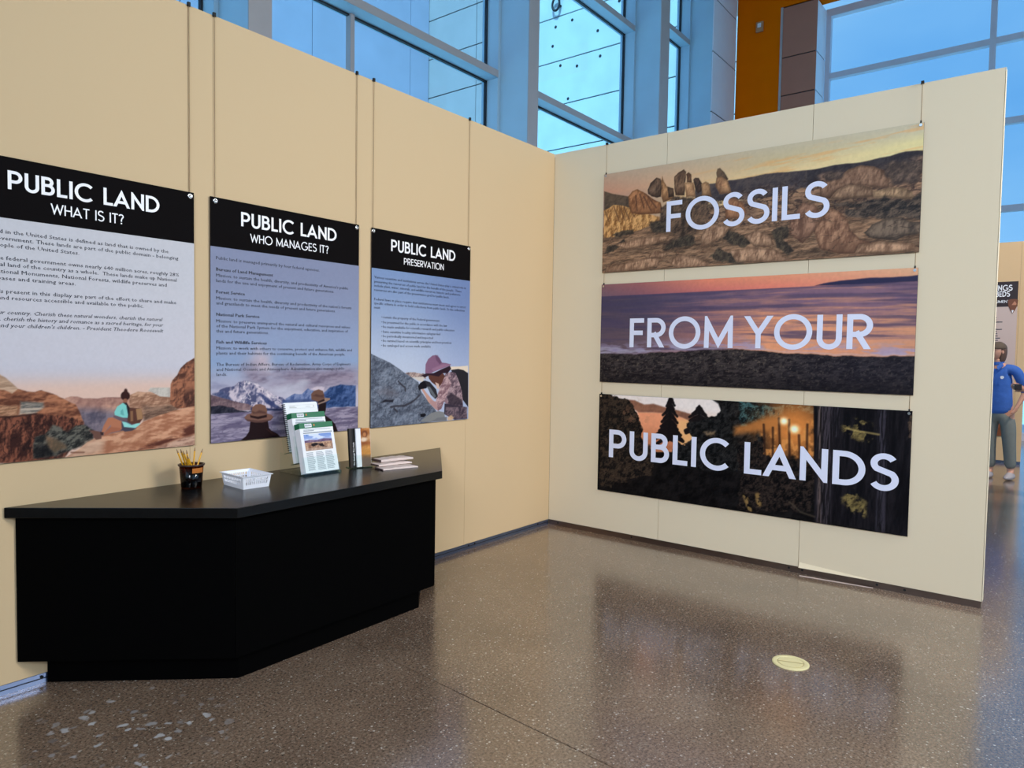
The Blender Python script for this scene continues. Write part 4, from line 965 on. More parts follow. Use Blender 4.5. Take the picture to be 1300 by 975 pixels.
def lake():
    p = Pic(.98, PZH-PZ0, 300, 316)
    U, V, X, Y = p.U, p.V, p.X, p.Y
    p.grad(ONE(p), (146, 160, 190), (134, 140, 166), .4, .95)
    p.grad(ss(.48, .40, V), (190, 182, 196), (140, 160, 192), .24, .44)
    F = p.poly
    def cloud(pts, dk, lt, seed, a=.9): p.paint(F(pts, 26, .05, 8, seed), tuple(lt), a*.55); p.rock(F(pts, 18, .035, 9, seed)*ss(.3, .55, fbm(X, Y, 7, seed, 4, .8, 2)), dk, lt, 9, seed, .7, 2, 1, a)
    cloud([(0.1993, 0.3647), (0.2656, 0.4006), (0.3432, 0.387), (0.4381, 0.3725), (0.5717, 0.3783), (0.7472, 0.3705), (0.9789, 0.3608), (0.9799, 0.2871), (0.8401, 0.2755), (0.6585, 0.2726), (0.5891, 0.2813), (0.4881, 0.3181), (0.3748, 0.3065), (0.2513, 0.3162)], (104, 92, 112), (150, 136, 152), 3, 1)
    cloud([(0.3901, 0.2871), (0.5381, 0.2968), (0.6411, 0.2735), (0.5381, 0.2483), (0.4064, 0.2658)], (120, 108, 128), (160, 148, 166), 4)
    cloud([(-0.0068, 0.321), (0.1472, 0.3249), (0.1768, 0.3046), (0.0758, 0.2823), (-0.0068, 0.2784)], (112, 112, 140), (150, 150, 176), 5, .8)
    cloud([(0.2513, 0.3938), (0.2809, 0.452), (0.3279, 0.4394), (0.3432, 0.3938), (0.2962, 0.3802)], (200, 176, 182), (214, 190, 192), 6, .8)
    p.paint(F([(0.3585, 0.2745), (0.4881, 0.3046), (0.5881, 0.323), (0.6228, 0.2881), (0.5381, 0.2483), (0.4881, 0.2299), (0.4228, 0.2386)], 9, .03, 8), (206, 206, 216), .55)
    # main snowy mountain
    mt = F([(0.0074, 0.2502), (0.0554, 0.2735), (0.0901, 0.2852), (0.133, 0.29), (0.1585, 0.3113), (0.1983, 0.3181), (0.2656, 0.3026), (0.3115, 0.2784), (0.3513, 0.2541), (0.383, 0.2299), (0.4391, 0.2182), (0.4636, 0.1969), (0.4554, 0.1503), (0.4064, 0.1455), (0.2513, 0.1542), (0.1044, 0.2056)], 1, .003, 30)
    p.rock(mt, (78, 80, 112), (206, 190, 200), 13, 7, 1.4, 1.0, 1.5)
    p.paint(mt*(1-ss(0, .035, np.abs(fbm(X*1+Y*.9, Y, 14, 8, 4)-.5))), (240, 226, 226), .75)
    p.rock(F([(0.0074, 0.2522), (0.0626, 0.2687), (0.1044, 0.2367), (0.133, 0.2047), (0.0901, 0.2192)], 2, .005), (66, 74, 108), (110, 112, 142), 20, 9)
    p.rock(F([(0.2656, 0.257), (0.3432, 0.2221), (0.3901, 0.1862), (0.4309, 0.1581), (0.3983, 0.1532), (0.3279, 0.1959)], 2, .008), (56, 64, 104), (90, 94, 130), 20, 10)
    # blue range on the right
    p.rock(F([(0.4595, 0.2105), (0.5207, 0.2367), (0.5717, 0.2328), (0.6146, 0.2638), (0.6585, 0.2483), (0.7115, 0.2435), (0.7115, 0.1794), (0.4717, 0.1901)], 1, .004, 30), (70, 88, 134), (124, 136, 172), 16, 11, 1.4, 1, 1.2)
    p.paint(F([(0.6319, 0.2561), (0.685, 0.2755), (0.7391, 0.2706), (0.734, 0.2464), (0.685, 0.2444)], 2, .01), (214, 196, 204), .8)
    p.rock(F([(0.734, 0.2357), (0.784, 0.2658), (0.8595, 0.2784), (0.9166, 0.2735), (0.9799, 0.2716), (0.9809, 0.1416), (0.7483, 0.1435), (0.7126, 0.1581), (0.7258, 0.2076)], 2, .006), (34, 56, 98), (78, 100, 146), 12, 12, 1, 1.3, 1.3)
    p.rock(F([(0.4391, 0.2047), (0.6585, 0.2027), (0.7126, 0.1581), (0.7126, 0.1406), (0.4391, 0.1542)], 2), (60, 74, 116), (84, 98, 138), 12, 13)
    # left slope and tree line
    p.rock(F([(-0.013, 0.2522), (0.0483, 0.2357), (0.133, 0.2105), (0.2207, 0.1911), (0.2656, 0.1697), (0.2656, 0.1562), (-0.014, 0.1678)], 1, .002), (92, 72, 80), (150, 122, 122), 16, 14)
    p.rock(F([(-0.014, 0.192), (0.0483, 0.1891), (0.1187, 0.1814), (0.1697, 0.161), (0.2207, 0.1523), (0.2656, 0.1532), (0.2656, 0.1474), (-0.014, 0.1474)], 1, .006, 40), (26, 26, 38), (58, 56, 68), 30, 15)
    p.paint(F([(0.236, 0.1726), (0.4391, 0.1542), (0.4391, 0.1426), (0.236, 0.1562)], 1), (54, 60, 94))
    # water
    wt = F([(-0.014, 0.1494), (0.1768, 0.1503), (0.4391, 0.1435), (0.9809, 0.1416), (1.036, 0.1387), (1.039, -0.1891), (-0.0487, -0.0757)], 1)
    p.rock(wt, (104, 94, 118), (160, 148, 166), 10, 16, .7, 3.2, 1.1)
    p.paint(wt*ss(.62, .55, U)*0+wt*(1-ss(0, .05, np.abs(fbm(X, Y, 18, 17, 3, .5, 2)-.5))), (84, 74, 102), .45)
    # two rangers in flat hats, seen from behind
    k = lambda pts, c, a=1., s=.9: p.paint(F(pts, s), c, a)
    k([(0.234, 0.1028), (0.3432, 0.096), (0.3513, 0.0553), (0.3626, 0.0417), (0.4064, 0.0184), (0.4268, 0), (0.4228, -0.0165), (0.3126, -0.0213), (0.1687, -0.0019), (0.2054, 0.0204), (0.2248, 0.0446), (0.2299, 0.0776)], (34, 20, 22))
    k([(0.3279, 0.0543), (0.3748, 0.0339), (0.4064, 0.0116), (0.3748, 0.0136)], (58, 36, 34), .8)
    k([(0.1952, 0.1212), (0.2136, 0.1368), (0.236, 0.1406), (0.335, 0.1358), (0.3666, 0.1261), (0.3799, 0.1135), (0.3626, 0.098), (0.3115, 0.0902), (0.2656, 0.0912), (0.2136, 0.1028)], (124, 88, 76))
    k([(0.1952, 0.1183), (0.2136, 0.1106), (0.2809, 0.0999), (0.3585, 0.1018), (0.3799, 0.1125), (0.3626, 0.096), (0.3115, 0.0873), (0.2656, 0.0892), (0.2136, 0.1009)], (88, 60, 54), .9)
    k([(0.2299, 0.1339), (0.2738, 0.1232), (0.337, 0.1309), (0.337, 0.1145), (0.2809, 0.1067), (0.233, 0.1193)], (44, 26, 26))
    k([(0.2391, 0.1416), (0.2432, 0.1707), (0.2656, 0.1872), (0.2962, 0.1891), (0.3279, 0.1775), (0.3391, 0.1523), (0.337, 0.128), (0.2809, 0.1212), (0.234, 0.1309)], (122, 86, 72))
    k([(0.2391, 0.1542), (0.2656, 0.1455), (0.2891, 0.1552), (0.3279, 0.1445), (0.335, 0.1329), (0.2891, 0.1387), (0.2513, 0.1377)], (84, 56, 50), .9, 2)
    k([(0.6942, 0.1726), (0.7483, 0.1775), (0.7483, 0.1348), (0.735, 0.1067), (0.785, 0.0757), (0.8187, 0.0446), (0.8421, -0.0048), (0.7493, -0.0078), (0.686, 0.0175)], (34, 22, 24))
    k([(0.6901, 0.1659), (0.7483, 0.1814), (0.7779, 0.192), (0.7789, 0.2008), (0.7391, 0.2056), (0.685, 0.1804)], (150, 122, 108))
    k([(0.685, 0.1891), (0.735, 0.1998), (0.7391, 0.1872), (0.6901, 0.1746)], (44, 28, 28))
    k([(0.6381, 0.2299), (0.6585, 0.2483), (0.6942, 0.2561), (0.7248, 0.2464), (0.734, 0.2211), (0.7391, 0.1998), (0.685, 0.1843), (0.6411, 0.1979)], (112, 80, 68))
    k([(0.6493, 0.2202), (0.6758, 0.2289), (0.7034, 0.2211), (0.734, 0.225), (0.7299, 0.2066), (0.685, 0.2124)], (80, 54, 48), .8, 2)
    p.c *= (0.985+0.03*fbm(X, Y, 90, 99, 2))[..., None]
    return p

def digger():
    p = Pic(.95, PZH-PZ0, 290, 315)
    U, V, X, Y = p.U, p.V, p.X, p.Y
    p.grad(ONE(p), (188, 196, 214), (126, 148, 186), .30, 1.0)
    p.grad(ONE(p)*ss(.3, 1., U)*.6, (150, 164, 200), (104, 122, 168), .2, .9)
    F = p.poly
    k = lambda pts, c, a=1., s=.9: p.paint(F(pts, s), c, a)
    p.rock(F([(0.3053, 0.3404), (0.3484, 0.3463), (0.4189, 0.3424), (0.4916, 0.3385), (0.5284, 0.3201), (0.5284, 0.3016), (0.3842, 0.3104)], 1, .008, 40), (112, 92, 92), (196, 172, 160), 34, 2)
    k([(0.3842, 0.3133), (0.5011, 0.3143), (0.5011, 0.2784), (0.4558, 0.2852)], (208, 196, 186))
    k([(0.7758, 0.3822), (0.8968, 0.3831), (0.9895, 0.388), (0.9905, 0.3395), (0.7758, 0.3598)], (226, 208, 186))
    # grey rock slope
    rk = F([(-0.0295, 0.4714), (-0.0063, 0.4675), (0.08, 0.4403), (0.1779, 0.4083), (0.2453, 0.3763), (0.3053, 0.3463), (0.3842, 0.3104), (0.4474, 0.2793), (0.4747, 0.2192), (0.5116, 0.1814), (0.5684, 0.1309), (0.6347, 0.0786), (0.6642, 0.0398), (0.5705, -0.0039), (0.5526, -0.0272), (-0.0253, -0.0213)], 1, .002)
    p.rock(rk, (74, 80, 94), (126, 134, 150), 14, 3, 1, 1.4, 1.2)
    p.rock(rk, (60, 66, 80), (140, 146, 158), 50, 4, 1, 1, 1.3, .35)
    p.paint(rk*(1-ss(0, .028, np.abs(fbm(X, Y, 9, 5, 4, 1, 1.5)-.5)))*.5, (50, 52, 64))
    k([(0.0874, 0.1571), (0.1316, 0.1756), (0.1642, 0.1707), (0.2063, 0.1697), (0.2021, 0.1552), (0.14, 0.1591)], (28, 26, 34), .9, 1.5)
    p.paint(p.line([(0.2505, 0.289), (0.2811, 0.2658), (0.3158, 0.2473), (0.32, 0.2241)], .012, 2), (50, 48, 56), .8)
    p.paint(p.line([(0.1821, 0.1242), (0.2316, 0.128), (0.3084, 0.1271), (0.3695, 0.1426), (0.4126, 0.161), (0.4568, 0.1891)], .014, 3), (46, 44, 52), .8)
    p.paint(p.line([(0.2147, 0.1115), (0.2411, 0.0931)], .014, 3), (46, 44, 52), .8)
    k([(0.4684, 0.063), (0.5137, 0.0669), (0.5326, 0.0533), (0.5053, 0.0398), (0.4726, 0.0446)], (20, 20, 26))
    p.paint(F([(0.0663, 0.2425), (0.1642, 0.2454), (0.2474, 0.2144), (0.2642, 0.1901), (0.1642, 0.194), (0.0832, 0.2085)], 9, .02), (112, 104, 110), .5)
    # photographer
    k([(0.7958, 0.3589), (0.8768, 0.3647), (0.9379, 0.356), (0.9916, 0.3327), (0.9968, 0.0863), (0.9011, 0.1678), (0.8579, 0.258), (0.8063, 0.3346)], (40, 38, 44))
    k([(0.7368, 0.3356), (0.7958, 0.3443), (0.8463, 0.3346), (0.8884, 0.2706), (0.9211, 0.2056), (0.9326, 0.1406), (0.9337, 0.0892), (0.7611, 0.1096), (0.7011, 0.1503), (0.6811, 0.2008), (0.6895, 0.2745)], (138, 112, 120))
    p.rock(F([(0.7368, 0.3356), (0.7958, 0.3443), (0.8463, 0.3346), (0.8884, 0.2706), (0.9211, 0.2056), (0.9326, 0.1406), (0.9337, 0.0892), (0.7611, 0.1096), (0.7495, 0.1726), (0.7, 0.2124), (0.6895, 0.2745)], 1), (84, 66, 78), (172, 146, 150), 26, 8, 1, 1, 1.4)
    k([(0.7989, 0.1969), (0.9221, 0.1416), (0.9337, 0.1018), (0.7811, 0.1096), (0.7495, 0.1726)], (48, 40, 50), .8, 3)
    k([(0.7263, 0.1242), (0.9653, 0.0883), (0.9874, 0.0029), (0.8432, 0.0019), (0.7221, 0.0495)], (56, 48, 60))
    p.rock(F([(0.7411, 0.098), (0.9863, 0.0873), (0.9874, 0.0029), (0.8432, 0.0019), (0.7326, 0.0485)], 2), (50, 42, 56), (138, 116, 122), 34, 9, a=.8)
    k([(0.7579, 0.0223), (0.8021, 0.0388), (0.8326, 0.0184), (0.8126, 0), (0.7632, 0.0029)], (206, 168, 130), .9, 2)
    k([(0.4695, 0.0116), (0.5147, 0.0359), (0.5884, 0.066), (0.6642, 0.0737), (0.7221, 0.0621), (0.7326, 0.0301), (0.6842, 0.0078), (0.5705, 0.0029)], (128, 128, 128))
    k([(0.5705, 0.0029), (0.6547, 0.0281), (0.7526, 0.0291), (0.7526, 0.001)], (112, 112, 116))
    k([(0.4568, 0.2551), (0.4926, 0.2425), (0.5305, 0.2056), (0.5863, 0.161), (0.6347, 0.128), (0.6632, 0.1145), (0.6547, 0.0776), (0.6253, 0.0912), (0.5495, 0.1435), (0.5116, 0.194)], (196, 150, 134))
    p.rock(F([(0.6705, 0.2318), (0.6989, 0.2987), (0.7568, 0.323), (0.7979, 0.2599), (0.7589, 0.1979), (0.7211, 0.1368), (0.6926, 0.0883), (0.6547, 0.0747), (0.6253, 0.098), (0.6253, 0.128), (0.6432, 0.1765)], 1), (128, 96, 104), (192, 160, 160), 24, 10, 1, 1.6, 1.3)
    k([(0.5684, 0.1552), (0.6337, 0.1406), (0.6547, 0.0776), (0.6253, 0.0912), (0.5684, 0.1309)], (178, 138, 136))
    k([(0.5463, 0.3317), (0.6021, 0.3375), (0.6979, 0.3424), (0.7274, 0.3172), (0.6989, 0.2745), (0.6611, 0.2318), (0.6326, 0.2512), (0.5842, 0.2764), (0.5558, 0.3016)], (92, 56, 48))
    k([(0.6221, 0.2755), (0.6611, 0.2629), (0.6705, 0.225), (0.6421, 0.2328)], (210, 176, 160))
    k([(0.4432, 0.2493), (0.4653, 0.2735), (0.5011, 0.2871), (0.5284, 0.2842), (0.5474, 0.2532), (0.5295, 0.2357), (0.4747, 0.2308), (0.4568, 0.2241)], (24, 22, 28))
    k([(0.5105, 0.29), (0.5663, 0.2774), (0.6326, 0.226), (0.6526, 0.1765), (0.6242, 0.1591), (0.5768, 0.1911), (0.5389, 0.2473)], (44, 42, 48))
    k([(0.5295, 0.2473), (0.5663, 0.2464), (0.6337, 0.1775), (0.6147, 0.1659)], (110, 116, 122), .8)
    # sun hat
    k([(0.4779, 0.324), (0.5284, 0.3385), (0.6021, 0.3375), (0.6979, 0.3666), (0.78, 0.388), (0.7958, 0.3666), (0.7568, 0.3356), (0.6979, 0.3366), (0.66, 0.3123), (0.5653, 0.3259), (0.5105, 0.3084)], (46, 30, 40))
    k([(0.5168, 0.3385), (0.52, 0.3986), (0.5453, 0.4345), (0.5905, 0.4588), (0.6284, 0.4617), (0.6674, 0.4413), (0.6916, 0.4103), (0.7358, 0.4074), (0.7947, 0.3977), (0.78, 0.388), (0.6979, 0.3705), (0.6589, 0.3608), (0.6021, 0.3463), (0.5747, 0.3366)], (132, 96, 122))
    k([(0.6189, 0.4607), (0.6474, 0.4597), (0.6916, 0.4103), (0.6684, 0.3977), (0.6295, 0.4287)], (100, 70, 96), .8, 2)
    k([(0.5832, 0.3676), (0.6968, 0.3977), (0.7905, 0.3977), (0.6968, 0.3725), (0.6021, 0.3492)], (156, 116, 140), .7, 2)
    p.c *= (0.985+0.03*fbm(X, Y, 90, 99, 2))[..., None]
    return p

L0 = -4.166
t0 = [("Public land in the United States is defined as land that is owned by the", L0, -3.351, 1.966, ''),
      ("federal government. These lands are part of the public domain - belonging", L0, -3.302, 1.938, ''),
      ("to the people of the United States.", L0, -3.754, 1.910, ''),
      ("Today, the federal government owns nearly 640 million acres, roughly 28%", L0, -3.299, 1.856, ''),
      ("of the total land of the country as a whole.  These lands make up National", L0, -3.311, 1.829, ''),
      ("Parks, National Monuments, National Forests, wildlife preserves and", L0, -3.361, 1.800, ''),
      ("military bases and training areas.", L0, -3.770, 1.772, ''),
      ("The fossils present in this display are part of the effort to share and make", L0, -3.314, 1.717, ''),
      ("the land and resources accessible and available to the public.", L0, -3.473, 1.690, ''),
      ("This is your country. Cherish these natural wonders, cherish the natural", L0, -3.382, 1.629, 'i'),
      ("resources, cherish the history and romance as a sacred heritage, for your", L0, -3.379, 1.602, 'i'),
      ("children and your children's children. - President Theodore Roosevelt", L0, -3.379, 1.574, 'i')]
L1 = -3.102
t1 = [("Public land is managed primarily by four federal agencies.", L1, -2.451, 1.965, ''),
      ("Bureau of Land Management", L1, -2.766, 1.906, 'b'),
      ("Mission: to sustain the health, diversity, and productivity of America's public", L1, -2.237, 1.875, ''),
      ("lands for the use and enjoyment of present and future generations.", L1, -2.343, 1.847, ''),
      ("Forest Service", L1, -2.938, 1.788, 'b'),
      ("Mission: to sustain the health, diversity and productivity of the nation's forests", L1, -2.210, 1.756, ''),
      ("and grasslands to meet the needs of present and future generations.", L1, -2.332, 1.730, ''),
      ("National Park Service", L1, -2.850, 1.670, 'b'),
      ("Mission: to preserve unimpaired the natural and cultural resources and values", L1, -2.219, 1.636, ''),
      ("of the National Park System for the enjoyment, education, and inspiration of", L1, -2.236, 1.610, ''),
      ("this and future generations.", L1, -2.791, 1.583, ''),
      ("Fish and Wildlife Services", L1, -2.805, 1.525, 'b'),
      ("Mission: to work with others to conserve, protect and enhance fish, wildlife and", L1, -2.205, 1.494, ''),
      ("plants and their habitats for the continuing benefit of the American people.", L1, -2.258, 1.467, ''),
      ("The Bureau of Indian Affairs, Bureau of Reclamation, Army Corps of Engineers", L1, -2.215, 1.407, ''),
      ("and National Oceanic and Atmospheric Administration also manage public", L1, -2.263, 1.380, ''),
      ("lands.", L1, -3.042, 1.354, '')]
L2 = -2.026
t2 = [("Various scientists and institutions across the United States play a critical role in", L2, -1.145, 1.966, ''),
      ("preserving the resources of public land for the benefit of the people.  These", L2, -1.194, 1.938, ''),
      ("include plant, water, minerals, and wildlife resources, historic and prehistoric", L2, -1.204, 1.912, ''),
      ("resources are also part of the preservation goal for public lands.", L2, -1.323, 1.885, ''),
      ("Federal laws in place require that institutions must meet and agree to strict", L2, -1.145, 1.825, ''),
      ("specific criteria in order to hold collections from public lands. So the collections", L2, -1.154, 1.799, ''),
      ("must:", L2, -1.973, 1.772, '')]
for s, x1, z in (("remain the property of the Federal government", -1.421, 1.713), ("be preserved for the public in accordance with the law", -1.343, 1.680),
                 ("be made available for scientific research and public education", -1.264, 1.650), ("have sensitive locality information safeguarded", -1.413, 1.618),
                 ("be periodically inventoried and inspected", -1.486, 1.589), ("be curated based on scientific principles and best practices", -1.294, 1.559),
                 ("be cataloged and access made available", -1.507, 1.528)):
    t2.append(("\u2022", -1.965, -1.957, z, '')); t2.append((s, -1.948, x1, z, ''))

poster('canyon_poster', 'poster headed PUBLIC LAND WHAT IS IT? with a hiker seated above a red canyon', -4.190, -3.220, canyon(),
       [('PUBLIC LAND', -4.024, -3.394, 2.153, 0.078, 0.165), ('WHAT IS IT?', -3.864, -3.562, 2.075, 0.046, 0.125)], t0, (-4.165, -3.2395))
poster('lake_poster', 'poster headed WHO MANAGES IT? with two flat-hatted rangers facing a mountain lake', -3.1323, -2.1527, lake(),
       [('PUBLIC LAND', -2.959, -2.327, 2.158, 0.076, 0.165), ('WHO MANAGES IT?', -2.904, -2.387, 2.079, 0.046, 0.125)], t1, (-3.105, -2.171))
poster('photographer_poster', 'poster headed PRESERVATION with a photographer in a purple hat beside grey rock', -2.048, -1.0976, digger(),
       [('PUBLIC LAND', -1.885, -1.264, 2.157, 0.076, 0.165), ('PRESERVATION', -1.770, -1.384, 2.081, 0.044, 0.13)], t2, (-2.0354, -1.1155))

# ================================================================ COUNTER
ctr = empty('reception_counter', (-2.73, -0.35, 0), label='black trapezoid counter standing against the left wall under the posters', cat='counter')
cinv = Matrix.Translation((2.73, 0.35, 0))
def cfix(o): o.matrix_parent_inverse = cinv; return o
body = [(-4.014, -0.008), (-3.395, -0.688), (-2.120, -0.668), (-1.435, -0.008)]
kick = [(-3.90, -0.009), (-3.341, -0.618), (-2.180, -0.600), (-1.55, -0.009)]
topp = [(-4.054, -0.007), (-3.410, -0.732), (-2.104, -0.706), (-1.392, -0.007)]
cfix(MB().prism(kick, 0.0, 0.129).build('toe_kick', M['counter'], ctr))
for i, n in ((0, 'side_panel'), (1, 'front_panel'), (2, 'side_panel')):
    a, b = Vector(body[i]), Vector(body[i+1]); d = (b-a).normalized(); nn = Vector((-d.y, d.x))*0.018
    a2, b2 = a+d*0.001, b-d*0.001
    cfix(MB().prism([tuple(a2), tuple(b2), tuple(b2+nn-d*(0.012 if i < 2 else 0)), tuple(a2+nn+d*(0.012 if i > 0 else 0))], 0.13, 0.763).build(n, M['counter'], ctr))
inner = [(-3.985, -0.009), (-3.385, -0.665), (-2.130, -0.645), (-1.470, -0.009)]
cfix(MB().prism(inner, 0.1295, 0.1475).build('bottom_board', M['counter'], ctr))
cfix(MB().prism(topp, 0.7645, 0.81).build('countertop', [M['counter_top']], ctr, bevel=0.002))

# ---------------------------------------------------------------- cup and pencils
CZ = 0.8101
cup = empty('pencil_cup', (-3.310, -0.150, CZ), 0.3, label='smoked amber plastic cup full of short yellow pencils on the counter', cat='cup')
MB().lathe([(0.0, 0.0005), (0.046, 0.0005), (0.0475, 0.004), (0.056, 0.112), (0.0540, 0.112), (0.0455, 0.006), (0.0, 0.006)], 40).build('cup_wall', M['amber'], cup, smooth=True)
MB().lathe([(0.0558, 0.109), (0.0612, 0.110), (0.0618, 0.118), (0.0560, 0.119), (0.0535, 0.112)], 40).build('rim', M['amber_rim'], cup, smooth=True)
patch_mb = MB(); n = 10  # orange patch painted where light shows through the amber plastic
for i in range(n):
    a0 = math.radians(-114+i*6.2)-0.3; a1 = math.radians(-114+(i+1)*6.2)-0.3
    def q(a, z): r = 0.0480+0.0085*(z-0.004)/0.108+0.0006; return (r*math.cos(a), r*math.sin(a), z)
    patch_mb.poly([q(a0, 0.078), q(a1, 0.078), q(a1, 0.102), q(a0, 0.102)])
patch_mb.build('see_through_patch', M['amber_patch'], cup, smooth=True)
MB().lathe([(0.0, 0.0065), (0.0450, 0.0065), (0.0500, 0.070), (0.0, 0.066)], 32).build('dark_liner', M['amber_rim'], cup, smooth=True)
def pencil(base, top, label, r=0.0042):
    d = Vector(top)-Vector(base); L = d.length
    o = empty('pencil', base, label=label, cat='pencil', group='short pencils in the amber cup')
    o.rotation_mode = 'QUATERNION'; o.rotation_quaternion = d.to_track_quat('Z', 'Y')
    MB().tube((0, 0, 0), (0, 0, L-0.020), r, n=6).build('pencil_body', M['pencil'], o)
    MB().tube((0, 0, L-0.020), (0, 0, L-0.006), r*0.98, r*0.40, n=10).build('sharpened_end', M['wood'], o)
    MB().tube((0, 0, L-0.006), (0, 0, L), r*0.40, 0.0004, n=8).build('lead', M['graphite'], o)
bz = CZ+0.071
cx, cy = -3.310, -0.150
for (bx, by), (tx, ty, tz), s in (((-.012, .006), (-.066, -.022, .200), 'pencil leaning farthest left in the amber cup'),
        ((-.006, -.012), (-.058, -.030, .192), 'second pencil from the left in the amber cup, leaning left'),
        ((.008, -.020), (-.046, -.044, .170), 'shortest pencil, leaning left across the front of the amber cup'),
        ((.000, .010), (-.018, .014, .188), 'nearly upright pencil in the middle of the amber cup'),
        ((.010, .004), (.030, .022, .196), 'pencil leaning right, second from the right in the amber cup'),
        ((.016, -.006), (.056, -.004, .188), 'pencil leaning farthest right in the amber cup'),
        ((-.024, .006), (-.066, .016, .196), 'pencil behind the leftmost ones in the amber cup')):
    pencil((cx+bx, cy+by, bz), (cx+tx, cy+ty, CZ+tz), s)

# ---------------------------------------------------------------- slotted white basket with slips
bk = empty('plastic_basket', (-3.100, -0.292, CZ), math.radians(-3), label='small white slotted plastic basket holding paper slips on the counter', cat='basket')
BWX, BWY, BHH = 0.068, 0.098, 0.062      # half sizes at the base, height
TX, TY = 0.076, 0.108                    # half sizes at the rim
MB().box(-BWX, -BWY, 0.0, BWX, BWY, 0.003).build('basket_floor', M['white_plastic'], bk)
def side(p0, p1, q0, q1, nslot, slots=True):
    """wall between bottom edge p0-p1 and rim edge q0-q1, with a row of vertical slots"""
    mb = MB(); th = 0.0022
    p0, p1, q0, q1 = map(Vector, (p0, p1, q0, q1))
    nrm = (p1-p0).cross(q0-p0).normalized()*th
    def pt(s, t): return (p0+(p1-p0)*s)*(1-t) + (q0+(q1-q0)*s)*t
    def slab(s0, s1, t0, t1):
        c = [pt(s0, t0), pt(s1, t0), pt(s1, t1), pt(s0, t1)]
        b = len(mb.v); mb.v += [tuple(x) for x in c] + [tuple(x-nrm) for x in c]
        for f in ((0,1,2,3),(7,6,5,4),(0,4,5,1),(1,5,6,2),(2,6,7,3),(3,7,4,0)): mb.f.append(tuple(b+i for i in f)); mb.mi.append(0)
    slab(0, 1, 0, .30); slab(0, 1, .82, 1)
    slab(0, .10, .30, .82); slab(.90, 1, .30, .82)
    w = 0.80/nslot
    for i in range(1, nslot): slab(.10+i*w-w*.25, .10+i*w+w*.25, .30, .82)
    slab(.10, .90, .54, .60)
    mb.build('slotted_side', M['white_plastic'], bk)
c0 = [(-BWX, -BWY, 0.001), (BWX, -BWY, 0.001), (BWX, BWY, 0.001), (-BWX, BWY, 0.001)]
c1 = [(-TX, -TY, BHH), (TX, -TY, BHH), (TX, TY, BHH), (-TX, TY, BHH)]
for i in range(4):
    j = (i+1) % 4; side(c0[i], c0[j], c1[i], c1[j], 11 if i % 2 == 0 else 14)
rim = MB()
for i in range(4):
    j = (i+1) % 4
    a, b = Vector(c1[i]), Vector(c1[j]); d = (b-a).normalized(); o_ = Vector((d.y, -d.x, 0))*0.007
    e = d*0.007
    up = Vector((0, 0, 0.003))
    cs = [a-e*0+Vector((0,0,0)), b, b+o_+e, a+o_-e]
    bb = len(rim.v); rim.v += [tuple(x) for x in cs] + [tuple(x+up) for x in cs]
    for f in ((3,2,1,0),(4,5,6,7),(0,1,5,4),(1,2,6,5),(2,3,7,6),(3,0,4,7)): rim.f.append(tuple(bb+k for k in f)); rim.mi.append(0)
rim.build('basket_rim', M['white_plastic'], bk)
for i, (dx, dy, rz, s) in enumerate(((0, -.018, .06, 'lower sheaf of white paper slips lying in the basket'), (.004, -.012, -.05, 'topmost white paper slip lying in the basket'))):
    o = MB().box(-.058, -.066, 0, .058, .066, .014 if i == 0 else .0015).build('paper_slip', M['paper'])
    o.location = (-3.100+dx, -0.292+dy, CZ+0.0032+(0 if i == 0 else .0143)); o.rotation_euler = (0, 0, rz)
    tag(o, s, 'paper', 'paper slips in the basket')

# ---------------------------------------------------------------- tiered brochure holder
HX, HY, HR = -2.640, -0.300, math.radians(-2.5)
hold = empty('brochure_holder', (HX, HY, CZ+.0004), HR, label='clear acrylic three-tier brochure holder in the middle of the counter', cat='brochure holder')
TILT = math.radians(15)
TIER = [(0.000, 0.014), (0.076, 0.066), (0.145, 0.120)]     # y, z of each pocket's lower front edge
MB().box(-.122, -.004, 0, .122, .235, .004).build('base_plate', M['acrylic'], hold)
MB().box(-.122, -.0075, 0, .122, -.0041, .010).build('front_edge', M['acrylic_edge'], hold)
for y, z in TIER:
    R = Matrix.Translation((0, y, z)) @ Matrix.Rotation(-TILT, 4, 'X')
    MB().box(-.120, -.006, -.002, .120, -.0035, .088, mat=R).build('pocket_front', M['acrylic'], hold)
    MB().box(-.120, .050, -.006, .120, .0525, .215, mat=R).build('pocket_back', M['acrylic'], hold)
    MB().box(-.120, -.0034, -.0055, .120, .0498, -.003, mat=R).build('pocket_floor', M['acrylic_edge'], hold)
for sx in (-1, 1):
    MB().prism([(0, 0.0045), (.232, 0.0045), (.232, .11), (.145, .10), (.076, .05), (0, .012)], 0, .0025).build('side_plate', M['acrylic'], hold)
    o = [c for c in hold.children if c.name.startswith('side_plate')][-1]
for i, o in enumerate([c for c in hold.children if c.name.startswith('side_plate')]):
    o.matrix_parent_inverse = Matrix(((0, 0, 1, (-.1225, .1200)[i]), (1, 0, 0, 0), (0, 1, 0, 0), (0, 0, 0, 1)))

